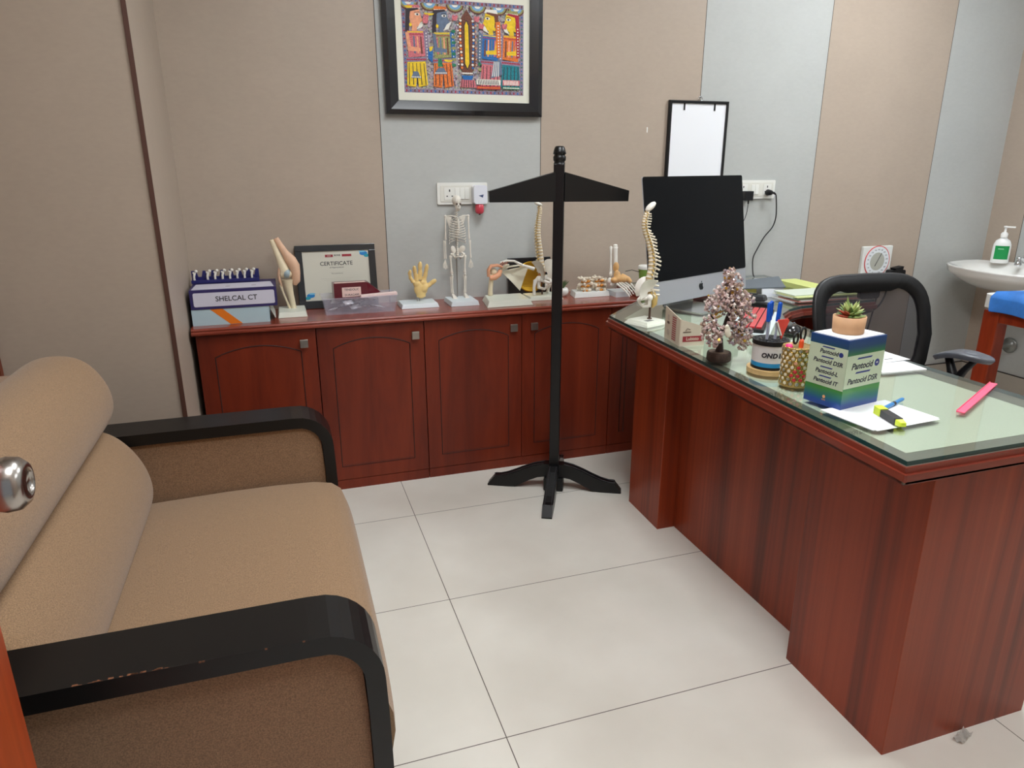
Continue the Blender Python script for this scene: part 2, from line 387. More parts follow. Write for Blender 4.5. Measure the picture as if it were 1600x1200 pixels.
cabinet(-0.307, 0.130, [(-0.307, 0.130)], [0.091], 'dark red wood single-door cabinet second from the left, below the clear plastic box')
cabinet(0.131, 1.001, [(0.131, 0.566), (0.566, 1.001)], [0.524, 0.619], 'dark red wood double-door cabinet behind the black coat stand')
cabinet(1.002, 1.148, [(1.002, 1.148)], [1.125], 'dark red wood cabinet at the right end, partly hidden by the desk corner')
g = G(); prof = [(0.312, 0.7215), (0.306, 0.726), (0.306, 0.733), (0.311, 0.737), (0.308, 0.743), (0.312, 0.75), (YB-0.001, 0.75), (YB-0.001, 0.7215)]
x0, x1 = -0.762, 1.150; n = len(prof)
g.add([(x0, y, z) for y, z in prof]+[(x1, y, z) for y, z in prof], [tuple(range(n)), tuple(range(2*n-1, n-1, -1))]+[(i, n+i, n+(i+1)%n, (i+1)%n) for i in range(n)])
tag(g.obj('worktop', WOOD_TOP, bevel=0.0015), 'long glossy red-brown wooden worktop along the back wall carrying the anatomical models', 'worktop')

# ---------------------------------------------------------------- desk
def offset(poly, d):
    n = len(poly); ar = sum(poly[i][0]*poly[(i+1)%n][1]-poly[(i+1)%n][0]*poly[i][1] for i in range(n)); sg = 1 if ar > 0 else -1
    out = []
    for i in range(n):
        a, b, c = Vector(poly[i-1]), Vector(poly[i]), Vector(poly[(i+1)%n])
        u = (b-a).normalized(); v = (c-b).normalized(); n1 = Vector((u.y, -u.x))*sg; n2 = Vector((v.y, -v.x))*sg
        k = (n1+n2); k = k/max(0.3, (1+n1.dot(n2))); out.append((b.x+k.x*d, b.y+k.y*d))
    return out
DP = [(0.715,-1.555),(0.780,-0.088),(1.166,0.288),(1.166,0.612),(2.03,0.612),(2.03,-0.15),(1.80,-0.165),(1.62,-0.178),(1.53,-0.215),(1.44,-0.285),(1.385,-0.37),(1.358,-0.50),(1.345,-0.7),(1.338,-1.0),(1.338,-1.555)]
desk = thing('desk', (1.05, -0.85, 0), 'large L-shaped dark red wooden desk with moulded edge and glass-covered top', 'desk')
I = inv(desk)
M_LAM = mat('desktop_laminate', (112, 100, 90), 0.4, noise=(9, 0.08)); 
G(I).prism(offset(DP, -0.002), 0.730, 0.7695).obj('desktop', M_LAM, desk)
g = G(I); g.prism(offset(DP, -0.002), 0.728, 0.742); g.prism(offset(DP, 0.010), 0.742, 0.757); g.prism(offset(DP, 0.003), 0.757, 0.769)
# cut the surface out of the moulding: only its rim shows, the desktop lies 0.5 mm above it
g.obj('edge_moulding', M_EDGE, desk, bevel=0.005, seg=3)
INL = [(0.772,-1.500),(0.835,-0.115),(1.235,0.27),(1.30,0.20),(1.33,-0.25),(1.30,-0.5),(1.278,-1.0),(1.278,-1.500)]
def tex_inlay():
    m = mat('desk_mat_green', (209, 201, 188), 0.55, noise=(300, 0.08), bump=(350, 0.25)); return m
G(I).prism(INL, 0.7695, 0.7701).obj('desk_mat', tex_inlay(), desk, label='pale green woven sheet under the glass')
G(I).prism([(0.828,-1.532),(0.842,-1.176),(1.284,-1.176),(1.284,-1.532)], 0.0, 0.729).obj('pedestal', WOOD_DESK, desk, bevel=0.002)
G(I).prism([(0.865,-0.408),(0.872,-0.159),(1.26,-0.159),(1.26,-0.408)], 0.0, 0.729).obj('pedestal', WOOD_DESK, desk, bevel=0.002)
G(I).prism([(0.931,-1.176),(0.938,-0.408),(0.956,-0.408),(0.949,-1.176)], 0.0, 0.729).obj('modesty_panel', WOOD_DESK, desk)
G(I).box((1.98, -0.12, 0), (2.01, 0.60, 0.729)).obj('end_panel', WOOD_DESK, desk)
G(I).box((1.62, 0.56, 0.25), (1.979, 0.58, 0.729)).obj('back_panel', WOOD_DESK, desk)
GL = glass_sheet_mat('sheet_glass', (243, 250, 246), 1.3, 0.04)
GE = mat('glass_edge', (14, 66, 66), 0.12, coat=0.5)
gp = offset(DP, -0.003)
G().prism(gp, 0.7703, 0.7803, 0, msides=1).obj('glass_sheet', [GL, GE], label='thick clear glass sheet with dark teal edge lying on the desk top', category='glass sheet')
ZD = 0.7805

# ---------------------------------------------------------------- sofa
FAB = mat('sofa_fabric', (152, 122, 92), 0.95, sheen=0.25, noise=(420, 0.30), bump=(800, 0.5), spec=0.15)
FABD = mat('sofa_fabric_side', (146, 115, 88), 0.95, sheen=0.25, noise=(360, 0.32), bump=(800, 0.5), spec=0.15)
M_WORN = mat('worn_wood', (120, 74, 46), 0.6, noise=(200, 0.4)); M_STAIN = mat('fabric_stain', (92, 70, 54), 0.95)
sofa = thing('sofa', (-0.78, -0.85, 0), 'two-seat tan fabric sofa with black bent-wood armrests against the left wall', 'sofa')
I = inv(sofa)
def armframe(y0, y1, worn=False):
    path = [(-1.20, 0.5625), (-0.43, 0.5625)]+arc(-0.415, 0.4725, 0.090, PI/2, 0, 8)[1:]+[(-0.3225, 0.40), (-0.318, 0.0175)]
    up = []; dn = []
    for i, p_ in enumerate(path):
        a = Vector(path[max(i-1, 0)]); b = Vector(path[min(i+1, len(path)-1)]); tt = (b-a).normalized(); nn = Vector((-tt.y, tt.x))*0.0175
        up.append((p_[0]+nn.x, p_[1]+nn.y)); dn.append((p_[0]-nn.x, p_[1]-nn.y))
    dn = [(x, max(z, 0.0)) for x, z in dn]; up = [(x, max(z, 0.0)) for x, z in up]
    poly = up+dn[::-1]
    g = G(I); g.prism(poly, -y1, -y0, 0, rotx(PI/2))
    if worn:
        rr = random.Random(3)
        for k in range(26):
            u = rr.random(); x = -0.785+0.14*u; w = 0.003+0.006*rr.random()
            g.box((x, y0+0.0004, 0.5776-0.0022*rr.random()), (x+w, y0+0.004*rr.random()+0.001, 0.5802), 1)
        for x in (-0.60, -0.595, -0.50, -0.44): g.box((x, y0-0.0006, 0.5775), (x+0.004, y0+0.001, 0.5804), 1)
    return g.obj('armrest', [M_BLACK, M_WORN], sofa, bevel=0.004, seg=2)
armframe(-0.337, -0.212); armframe(-1.465, -1.337, True)
def armpanel(y0, y1, near=False):
    poly = [(-1.19, 0.06), (-1.19, 0.544)]+[(-0.43, 0.544)]+arc(-0.415, 0.4725, 0.0705, PI/2, 0, 6)[1:]+[(-0.341, 0.40), (-0.337, 0.06)]
    g = G(I); g.prism(poly, -y1, -y0, 0, rotx(PI/2))
    if near:
        rr = random.Random(5)
        for k in range(0): pass
    return g.obj('arm_panel', [FABD, M_STAIN], sofa, bevel=0.010, seg=3)
armpanel(-0.326, -0.222); armpanel(-1.452, -1.349, True)
def seat(u, v):
    # cross-section runs from the back, over the crown, round the front edge and down; v runs along the length
    y = -1.346+1.006*v; e = min(v, 1-v); crown = 0.022*(1-(2*v-1)**4)
    P = [(-1.02, 0.350, 1), (-0.85, 0.356, 1), (-0.65, 0.362, 1), (-0.50, 0.362, 1), (-0.38, 0.357, 1), (-0.325, 0.345, .7), (-0.297, 0.322, .4), (-0.285, 0.285, .2), (-0.283, 0.24, 0), (-0.292, 0.19, 0), (-0.305, 0.15, 0), (-0.33, 0.10, 0)]
    k = u*(len(P)-1); i = min(int(k), len(P)-2); t_ = k-i; a, b = P[i], P[i+1]
    x = a[0]+(b[0]-a[0])*t_; z = a[1]+(b[1]-a[1])*t_; w = a[2]+(b[2]-a[2])*t_
    bul = 0.012*(1-(2*v-1)**6)
    return (x+bul*(1-w), y, z+crown*w)
g = G(I); g.grid(seat, 33, 24, 0, flip=False); g.box((-1.02, -1.346, 0.10), (-0.34, -0.34, 0.33), 0)
for v_ in (0, 1):
    rim = [seat(i/33, v_) for i in range(34)]; k0 = len(rim); rim += [(-1.02, rim[0][1], 0.10)]
    g.add(rim, [tuple(range(k0+1))[::(1 if v_ else -1)]])
g.prism(arc(0, 0, 0.0055, 0, 2*PI, 9)[:-1], 0, 0.0006, 1, tr(-0.800, -0.93, 0.3755))
sc = g.obj('seat_cushion', [FAB, mat('ink_spot', (84, 30, 60), 0.9)], sofa)
def roll(name, prof, y0, y1, end=0.05):
    """cushion: closed profile in xz swept along y, ends rounded"""
    n = len(prof); cx = sum(p_[0] for p_ in prof)/n; cz = sum(p_[1] for p_ in prof)/n
    st = [(0, 0.0), (0, 0.55), (0.010, 0.80), (0.026, 0.93), (end, 1.0)]; L = y1-y0
    rows = [(y0+a, k) for a, k in st]+[(y0+L*q, 1.0) for q in (0.25, 0.5, 0.75)]+[(y1-a, k) for a, k in st[::-1]]
    vs = []; fs = []
    for y, k in rows:
        for x, z in prof: vs.append((cx+(x-cx)*k, y, cz+(z-cz)*k))
    for i in range(len(rows)-1):
        for j in range(n):
            j2 = (j+1)%n; fs.append((i*n+j, i*n+j2, (i+1)*n+j2, (i+1)*n+j))
    return G(I).add(vs, fs, 0, True).obj(name, FAB, sofa, subsurf=2)
roll('back_cushion', [(-1.10,0.36),(-0.95,0.345),(-0.862,0.352),(-0.838,0.385),(-0.832,0.43),(-0.843,0.49),(-0.870,0.55),(-0.915,0.607),(-0.97,0.632),(-1.06,0.64),(-1.12,0.60),(-1.13,0.48)], -1.343, -0.338)
roll('headrest_cushion', [(-0.985,0.618),(-0.928,0.632),(-0.902,0.665),(-0.900,0.715),(-0.915,0.765),(-0.945,0.815),(-0.985,0.842),(-1.05,0.850),(-1.11,0.83),(-1.14,0.77),(-1.14,0.70),(-1.10,0.635)], -1.36, -0.322)
G(I).box((-1.22, -1.40, 0.05), (-1.10, -0.275, 0.78)).obj('back_frame', FABD, sofa, bevel=0.02, seg=3)
for x in (-1.15, -0.50):
    for y in (-1.30, -0.39): G(I).box((x, y-0.03, 0), (x+0.05, y+0.03, 0.10)).obj('foot', M_BLACK, sofa)

# ---------------------------------------------------------------- coat stand
CX, CY = 0.622, 0.060
cs = thing('coat_stand', (CX, CY, 0), 'tall black wooden coat stand with one wing-shaped hanger bar and four curved feet', 'coat stand')
a0 = math.atan2(-0.455, 0.89)
R0 = rotz(a0+0.02)
G().box((-0.0205, -0.0205, 0.055), (0.0205, 0.0205, 1.345), 0, R0).obj('post', M_BLACK, cs, bevel=0.003)
G().lathe([(0.023, 1.344), (0.0205, 1.349), (0.0205, 1.353), (0.024, 1.357), (0.0245, 1.370), (0.021, 1.374), (0.021, 1.378), (0.0255, 1.380), (0.023, 1.390), (0.0185, 1.404), (0.014, 1.408), (0, 1.409)], 4 if False else 20, 0, R0).obj('finial', M_BLACK, cs)
RB = rotz(math.atan2(-0.17, 0.985))
for s in (-1, 1):
    pl = [(0.018*s, 1.206), (0.270*s, 1.206), (0.272*s, 1.246), (0.018*s, 1.315)]
    G().prism(pl, -0.021, 0.021, 0, RB @ rotx(PI/2)).obj('hanger_arm', M_BLACK, cs, bevel=0.005)
fp = [(0.0,0.118),(0.04,0.117),(0.08,0.108),(0.12,0.092),(0.16,0.073),(0.20,0.056),(0.235,0.047),(0.258,0.046),(0.290,0.006),(0.288,0.0),(0.20,0.0),(0.17,0.004),(0.14,0.018),(0.105,0.038),(0.07,0.053),(0.04,0.058),(0.0,0.058)]
for k in range(4):
    g = G(rotz(a0+k*PI/2)); g.prism(fp, -0.021, 0.021, 0, rotx(PI/2)); 
    for sy in (-0.0212, 0.0212): g.tube([(x+0.005, sy*0.62, z-0.0003) for x, z in fp[1:8]], 0.0022, 1, 5)  # thin paler grey lines running along the top of each foot
    g.obj('foot', [M_BLACK, mat('foot_line_grey', (50, 50, 52), 0.4)], cs, bevel=0.004)
G().box((-0.042, -0.042, 0.0), (0.042, 0.042, 0.058), 0, R0).obj('hub', M_BLACK, cs, bevel=0.006)

# ================================================================ things on the worktop
Z0 = 0.7503
# --- light blue box file
t = thing('box_file', (-0.62, 0.47, Z0), 'light blue cardboard box with an orange diagonal stripe, open at its right end', 'box')
M_LB = mat('pale_blue_card', (176, 200, 208), 0.5); M_OR = mat('orange_print', (226, 120, 22), 0.5)
g = G(tr(-0.62, 0.47, Z0).inverted()); w = 0.002
X0, X1, Y0, Y1, z0, z1 = -0.757, -0.475, 0.366, 0.60, Z0, Z0+0.063
g.box((X0, Y0, z0), (X1, Y0+w, z1)); g.box((X0, Y1-w, z0), (X1, Y1, z1)); g.box((X0, Y0+w, z0), (X1, Y1-w, z0+w)); g.box((X0, Y0+w, z1-w), (X1, Y1-w, z1)); g.box((X0, Y0+w, z0+w), (X0+w, Y1-w, z1-w))
g.prism([(-0.69, z1-0.001), (-0.645, z1-0.001), (-0.578, z0+0.001), (-0.622, z0+0.001)], 0.0, 0.0006, 1, tr(0, Y0, 0) @ rotx(PI/2))
g.obj('box_body', [M_LB, M_OR], t)
g = G(tr(-0.62, 0.47, Z0).inverted())
g.add([(X1, Y0+0.004, z1), (X1+0.022, Y0+0.016, z0+0.012), (X1+0.020, Y0+0.17, z0+0.012), (X1, Y0+0.19, z1), (X1, Y0+0.004, z1-0.002), (X1+0.020, Y0+0.016, z0+0.010), (X1+0.018, Y0+0.17, z0+0.010), (X1, Y0+0.19, z1-0.002)],
      [(0,1,2,3),(7,6,5,4),(0,4,5,1),(1,5,6,2),(2,6,7,3)], 0)
g.obj('end_flap', mat('pale_card', (206, 208, 200), 0.6), t)
# --- white and navy box with the tablet name
t = thing('carton', (-0.60, 0.47, Z0+0.064), 'flat navy and white carton reading SHELCAL CT on top of the light blue box', 'carton')
M_NAVY = mat('navy_card', (46, 38, 92), 0.45); M_LIL = mat('lilac_white', (206, 204, 218), 0.5)
g = G(); g.box((-0.156, -0.107, 0), (0.158, 0.11, 0.074))
F = facing(0.006, -0.1073, 0.037)
g.prism(rrect(-0.150, -0.027, 0.144, 0.026, 0.006), 0, 0.0006, 1, F)
g.prism([(-0.148, -0.098), (0.150, -0.094), (0.138, 0.03), (-0.142, 0.03)], 0.0742, 0.0755, 1)
g.text('SHELCAL CT', 0.027, tr(0.004, -0.0008, 0) @ F, 2, 0.0002, bold=0.012)
g.text('~', 0.02, tr(-0.10, -0.05, 0.0756), 3, 0.0001); 
for x in (-0.02, 0.075): g.prism(rrect(x-0.009, -0.055, x+0.009, -0.037, 0.006), 0.0755, 0.0757, 3)
g.obj('carton_body', [M_NAVY, M_LIL, M_INK, mat('faint_print', (168, 164, 176), 0.6)], t)
# --- bone density display
t = thing('bone_display', (-0.632, 0.545, Z0+0.140), 'row of small white bone tops in a navy stand behind the cartons', 'anatomical model')
M_DN = mat('navy_plastic', (34, 34, 98), 0.35)
g = G(); g.box((-0.128, -0.022, 0), (0.128, 0.022, 0.012)); g.box((-0.128, 0.008, 0.012), (0.128, 0.014, 0.014))
xs = [-0.118+0.0335*i for i in range(8)]
g.prism([(-0.128, 0.012), (0.128, 0.012)]+[(0.128, 0.046)]+sum([[(x+0.012, 0.046), (x+0.006, 0.022), (x-0.006, 0.022), (x-0.012, 0.046)] for x in [0.104-0.0335*i for i in range(7)]], [])+[(-0.128, 0.046)], -0.016, -0.012, 0, rotx(PI/2))
g.obj('stand', M_DN, t)
for i, x in enumerate([-0.118, -0.068, -0.040, -0.012, 0.016, 0.044, 0.072, 0.100]):
    G().tube([(x, 0.0, 0.010), (x, 0, 0.025), (x+0.003, 0, 0.036), (x+0.006, 0, 0.042)], [0.0045, 0.0045, 0.005, 0.003], 0, 8).ell((x+0.010, 0, 0.046), 0.0062).ell((x-0.001, 0, 0.040), 0.004).obj('femur_top', M_BONE2, t)
# --- knee joint model
def base_plate(t, w, d, h, taper, m, name='base'):
    a, b = w/2, d/2; c, e = a-taper, b-taper
    G().hexa([(-a,-b,0),(a,-b,0),(a,b,0),(-a,b,0)], [(-c,-e,h),(c,-e,h),(c,e,h),(-c,e,h)]).obj(name, m, t, bevel=0.0015)
t = thing('knee_model', (-0.402, 0.490, Z0), 'tall knee joint model with pinkish muscle bands on a cream base', 'anatomical model')
G(tr(0.012, 0, 0)).hexa([(-0.055,-0.075,0),(0.060,-0.075,0),(0.060,0.075,0),(-0.055,0.075,0)], [(-0.050,-0.069,0.022),(0.054,-0.069,0.022),(0.054,0.069,0.022),(-0.050,0.069,0.022)]).obj('base', M_BASE, t, bevel=0.0015)
M_PINK = mat('muscle_pink', (222, 182, 152), 0.5, noise=(25, 0.08)); M_CREAM = mat('cream_bone', (226, 212, 180), 0.45, noise=(30, 0.06))
def K(dx, z): return (dx, 0.02, z-Z0)
ox = -0.402
g = G(); g.tube([K(-0.442-ox, 1.055), K(-0.432-ox, 1.02), K(-0.418-ox, 0.975), K(-0.405-ox, 0.935), K(-0.400-ox, 0.915)], [0.010, 0.0105, 0.014, 0.020, 0.021], 0, 12)
g.ell(K(-0.412-ox, 0.915), (0.014, 0.018, 0.016)); g.ell(K(-0.388-ox, 0.915), (0.015, 0.018, 0.016)); g.obj('femur', M_CREAM, t, remesh=0.003, smoothit=3)
G().ell(K(-0.396-ox, 0.918, ), (0.018, 0.0245, 0.021), 0).obj('cartilage', mat('blue_grey_cartilage', (158, 176, 182), 0.3), t)
g = G(); g.tube([K(-0.395-ox, 0.892), K(-0.395-ox, 0.870), K(-0.388-ox, 0.83), K(-0.382-ox, 0.79), K(-0.381-ox, 0.768)], [0.024, 0.019, 0.013, 0.011, 0.013], 0, 12); g.obj('tibia', M_CREAM, t)
g = G(); g.tube([K(-0.424-ox, 0.872), K(-0.417-ox, 0.84), K(-0.405-ox, 0.80), K(-0.396-ox, 0.770)], [0.007, 0.0045, 0.0045, 0.006], 0, 8); g.obj('fibula', M_CREAM, t)
g = G(); g.tube([K(-0.424-ox, 1.060), K(-0.412-ox, 1.035), K(-0.394-ox, 1.000), K(-0.375-ox, 0.970), K(-0.363-ox, 0.945), K(-0.360-ox, 0.915), K(-0.361-ox, 0.885), K(-0.368-ox, 0.868)], [0.011, 0.012, 0.015, 0.023, 0.023, 0.019, 0.017, 0.007], 0, 12, flat=0.8); g.obj('muscle_band', M_PINK, t)
g = G(); g.tube([K(-0.421-ox, 0.940), K(-0.426-ox, 0.915), K(-0.426-ox, 0.89), K(-0.420-ox, 0.865)], [0.006, 0.007, 0.007, 0.004], 0, 8, flat=1.6); g.obj('ligament', M_PINK, t)
# --- framed certificate
t = thing('certificate_frame', (-0.187, 0.578, Z0), 'black-framed certificate with blue corner swirls leaning on the wall', 'framed certificate')
R = rotx(-math.radians(8)); W, H = 0.168, 0.268
g = G(R)
for a, b in (((-W, -0.008, 0), (W, 0.008, 0.034)), ((-W, -0.008, H-0.026), (W, 0.008, H)), ((-W, -0.008, 0.034), (-W+0.029, 0.008, H-0.026)), ((W-0.029, -0.008, 0.034), (W, 0.008, H-0.026))): g.box(a, b)
g.obj('frame', mat('charcoal_frame', (36, 38, 40), 0.3, coat=0.3), t, bevel=0.002)
g = G(R); g.box((-W+0.027, -0.002, 0.032), (W-0.027, 0.002, H-0.024)); F = facing(0, -0.0024, 0)
def P2(x, z): return tr(x, 0, z)
g.text('CERTIFICATE', 0.0235, P2(0.0, 0.188) @ F, 1, 0.0001, bold=0.01)
g.text('of Appreciation', 0.0095, P2(0.0, 0.172) @ F, 1, 0.0001)
for z, wd in ((0.151, 0.06), (0.126, 0.13), (0.119, 0.115), (0.112, 0.04)): g.text('- '*int(wd/0.0035), 0.006, P2(0, z) @ F, 2, 0.0001)
g.text('This is presented to', 0.006, P2(0.0, 0.146) @ F, 1, 0.0001)
g.box((-0.045, -0.0028, 0.216), (-0.012, -0.0024, 0.227), 3, None); g.text('OSSI', 0.008, P2(-0.029, 0.2215) @ tr(0, -0.0006, 0) @ F, 0, 0.0001)
g.text('BONE', 0.010, P2(0.006, 0.223) @ F, 1, 0.0001, bold=0.02); g.box((0.026, -0.0028, 0.217), (0.066, -0.0024, 0.227), 3)
for cx_, cz_, s_ in ((0.118, 0.228, 1), (-0.118, 0.056, -1)):
    for k, (dx, dz, rx, rz) in enumerate(((0, 0, .017, .009), (0.012*s_, -0.010, .011, .007), (-0.006*s_, 0.008, .014, .004))):
        g.prism([(cx_+dx+rx*math.cos(q*PI/9), cz_+dz+rz*math.sin(q*PI/9)) for q in range(18)], 0, 0.0004+0.0002*k, (4, 5, 6)[k], F)
g.obj('certificate', [mat('certificate_paper', (206, 204, 190), 0.4), M_INK, mat('small_print', (120, 116, 110), 0.7), mat('crimson_print', (150, 40, 52), 0.6), mat('swirl_blue', (20, 120, 190), 0.5), mat('swirl_teal', (30, 150, 170), 0.5), mat('swirl_pale', (120, 190, 220), 0.5)], t)
# --- clear plastic tray with foil packs
t = thing('plastic_tray', (-0.115, 0.468, Z0), 'clear plastic storage tray full of silver foil packs', 'storage tray')
PL = mat('clear_plastic', (206, 206, 222), 0.18, trans=0.0, alpha=0.2)
def tray(a, b, h, e):  # a,b half sizes at bottom, e flare
    lo = [(-a,-b,0),(a,-b,0),(a,b,0),(-a,b,0)]; hi = [(-a-e,-b-e,h),(a+e,-b-e,h),(a+e,b+e,h),(-a-e,b+e,h)]
    l2 = [(x*0.985, y*0.975, 0.002) for x, y, z in lo]; h2 = [(x*0.985, y*0.975, h) for x, y, z in hi]
    vs = lo+hi+l2+h2
    fs = [(0,3,2,1),(8,9,10,11)]+[(i,(i+1)%4,4+(i+1)%4,4+i) for i in range(4)]+[(8+(i+1)%4,8+i,12+i,12+(i+1)%4) for i in range(4)]+[(4+i,4+(i+1)%4,12+(i+1)%4,12+i) for i in range(4)]
    return G().add(vs, fs)
g = tray(0.142, 0.060, 0.070, 0.010); g.tube([(x, y, 0.070) for x, y in rrect(-0.154, -0.072, 0.154, 0.072, 0.01)], 0.0022, 0, 6, closed=True)
g.obj('tray', PL, t)
rr = random.Random(11); FOIL = mat('foil', (216, 216, 224), 0.3, metal=0.4, noise=(60, 0.25), bump=(160, 1.0))
for k in range(15):
    x = -0.112+0.224*rr.random(); y = -0.035+0.07*rr.random(); z = 0.012+0.042*rr.random(); l = 0.035+0.012*rr.random()
    M = tr(-0.115+x, 0.468+y, Z0+z) @ rotz(rr.uniform(-0.5, 0.5)) @ roty(rr.uniform(-0.25, 0.25)) @ rotx(rr.uniform(-0.5, 0.5))
    o = G(M).grid(lambda u, v: ((u-0.5)*l, (v-0.5)*0.026, 0.004*math.sin(PI*u)*math.sin(PI*v)+0.0015*math.sin(14*u+9*v)), 8, 5, 0).grid(lambda u, v: ((u-0.5)*l, (v-0.5)*0.026, -0.003*math.sin(PI*u)*math.sin(PI*v)-0.0005), 8, 5, 0).obj('foil_pack', FOIL)
    tag(o, 'crumpled silver foil pack lying among others in the clear plastic tray', 'foil pack', 'foil packs in the plastic tray')
o = G(tr(-0.058, 0.420, Z0+0.066) @ rotz(0.06) @ roty(-0.03)).box((-0.055, -0.010, 0), (0.098, 0.016, 0.012)).obj('leaflet_pack', [mat('pale_pink_card', (232, 208, 204), 0.6)], bevel=0.002)
tag(o, 'long pale pink and white flat pack across the front of the plastic tray', 'pack')
t = thing('maroon_box', (-0.140, 0.482, Z0+0.056), 'maroon cardboard box with a pale pink label standing in the plastic tray', 'box', rz=0.05)
M_MAR = mat('maroon_card', (92, 20, 34), 0.3, coat=0.3); M_PK = mat('label_pink', (226, 196, 188), 0.5)
g = G(); g.hexa([(-0.078,-0.034,0),(0.060,-0.034,0),(0.078,0.034,0),(-0.078,0.034,0)], [(-0.078,-0.034,0.068),(0.058,-0.034,0.068),(0.066,0.034,0.066),(-0.078,0.034,0.066)])
g.add([(0.058,-0.034,0.068),(0.060,-0.034,0.0),(0.118,-0.01,0.02),(0.066,0.034,0.066),(0.078,0.034,0.0)], [(0,1,2),(0,2,3),(3,2,4),(1,4,2)])
F = facing(0, -0.0343, 0.03); g.prism(rrect(-0.046, -0.020, 0.032, 0.020, 0.002), 0, 0.0006, 1, F)
g.text('TENDOLIC', 0.0125, tr(-0.006, -0.0007, 0.010) @ F, 2, 0.0001, bold=0.01); g.text('DURACARE', 0.0115, tr(-0.006, -0.0007, -0.012) @ F, 2, 0.0001, bold=0.01)
g.box((-0.072, -0.030, 0.0681), (0.052, -0.006, 0.0690), 1); g.text('TENDOLIC INJECTION', 0.008, tr(-0.008, -0.018, 0.0691), 2, 0.0001)
g.obj('box_body', [M_MAR, M_PK, M_INK], t)
# --- hand model
t = thing('hand_model', (0.142, 0.505, Z0), 'yellow acupuncture-style hand model, palm forward with fingers spread, on a small white base', 'anatomical model')
base_plate(t, 0.165, 0.13, 0.018, 0.006, mat('pale_blue_base', (214, 224, 228), 0.35))
M_HAND = mat('hand_yellow', (232, 202, 134), 0.5, noise=(30, 0.08))
for s_ in (-0.006, 0.004): G().cyl(0.0013, 0.018, 0.040, 0, tr(0.006+s_, 0.01, 0), 8).obj('pin', M_STEEL, t)
g = G(); H0 = Z0
def Hp(px, pz): return (px-0.142, 0.012, pz-Z0)
g.ell(Hp(0.160, 0.822), (0.031, 0.013, 0.034)); g.ell(Hp(0.160, 0.797), (0.021, 0.012, 0.018)); g.tube([Hp(0.160, 0.786), Hp(0.160, 0.81)], [0.0205, 0.023], 0, 12, flat=0.55)
g.ell(Hp(0.143, 0.845), (0.017, 0.0125, 0.016)); g.ell(Hp(0.172, 0.848), (0.017, 0.0125, 0.016)); g.ell((0.034, 0.004, 0.076), (0.015, 0.011, 0.020), 0, rotz(0) @ roty(0.5))
F_ = [((0.128, 0.852), (0.116, 0.872), (0.112, 0.892), (0.115, 0.908), 0.0070, -0.010), ((0.143, 0.858), (0.139, 0.882), (0.134, 0.908), (0.132, 0.925), 0.0078, -0.012),
      ((0.159, 0.862), (0.160, 0.893), (0.160, 0.920), (0.161, 0.941), 0.0084, -0.004), ((0.176, 0.856), (0.183, 0.885), (0.188, 0.910), (0.190, 0.930), 0.0080, -0.008),
      ((0.180, 0.828), (0.198, 0.838), (0.214, 0.850), (0.228, 0.860), 0.0090, -0.006)]
for a, b, c, d_, r, cy in F_:
    p0 = Vector(Hp(*a)); p1 = Vector(Hp(*b))+Vector((0, cy*0.3, 0)); p2 = Vector(Hp(*c))+Vector((0, cy*0.8, 0)); p3 = Vector(Hp(*d_))+Vector((0, cy*1.6, 0))
    r *= 1.16; g.tube([p0, p0.lerp(p1, .5), p1, p1.lerp(p2, .5), p2, p2.lerp(p3, .6), p3], [r*1.1, r*.92, r*1.05, r*.84, r*1.0, r*.85, r*.5], 0, 10)
g.obj('hand', M_HAND, t, remesh=0.0019, smoothit=2)
# --- mini skeleton
SX = 0.338
t = thing('skeleton_model', (SX, 0.500, Z0), 'small white full skeleton model standing on a pale base', 'anatomical model')
base_plate(t, 0.128, 0.15, 0.020, 0.005, mat('pale_blue_base', (214, 224, 228), 0.35))
G().cyl(0.0022, 0.02, 0.30, 0, tr(-0.004, 0.052, 0), 8).obj('support_rod', M_STEEL, t)
def S(x, z, y=0.045): return (x, y, z-Z0)
M_SK2 = mat('skeleton_white', (224, 218, 206), 0.45)
g = G(); g.ell(S(0, 1.194), (0.0205, 0.026, 0.024)); g.ell(S(0.002, 1.168, 0.030), (0.013, 0.014, 0.014)); g.ell(S(0.002, 1.158, 0.030), (0.011, 0.012, 0.008))
sk = g.obj('skull', M_SK2, t, remesh=0.002, smoothit=2)
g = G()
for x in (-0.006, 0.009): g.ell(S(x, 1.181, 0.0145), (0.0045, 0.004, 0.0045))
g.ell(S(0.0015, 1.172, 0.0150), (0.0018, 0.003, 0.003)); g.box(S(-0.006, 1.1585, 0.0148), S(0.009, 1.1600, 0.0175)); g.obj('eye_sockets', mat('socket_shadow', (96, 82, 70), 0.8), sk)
g = G()
for i in range(24):
    z = 1.148-i*0.0086; g.ell(S(0, z, 0.050-0.006*math.sin(i/24*PI*2)), (0.0058+0.0001*i, 0.006, 0.0034), 0, None, 8, 5); g.ell(S(0, z-0.001, 0.058), (0.009, 0.003, 0.0015), 0, None, 6, 4)
g.obj('spine', M_SK2, t)
g = G()
for i in range(10):
    z = 1.118-0.0105*i; w = 0.020+0.0175*math.sin(min(1, (i+1)/7)*PI/2); dy = 0.022+0.004*math.sin(i/9*PI)
    for s_ in (-1, 1):
        kmax = 1.0 if i < 7 else 0.78-0.1*(i-7)
        g.tube([S(s_*w*math.sin(q*PI*kmax)*1.0, z-0.016*q, 0.043+dy*math.cos(q*PI*kmax)) for q in [j/8 for j in range(9)]], 0.00175, 0, 5)
g.tube([S(0, 1.118, 0.022), S(0, 1.085, 0.020), S(0.0, 1.052, 0.021)], [0.005, 0.004, 0.002], 0, 6, flat=0.5)
g.obj('rib_cage', M_SK2, t)
g = G()
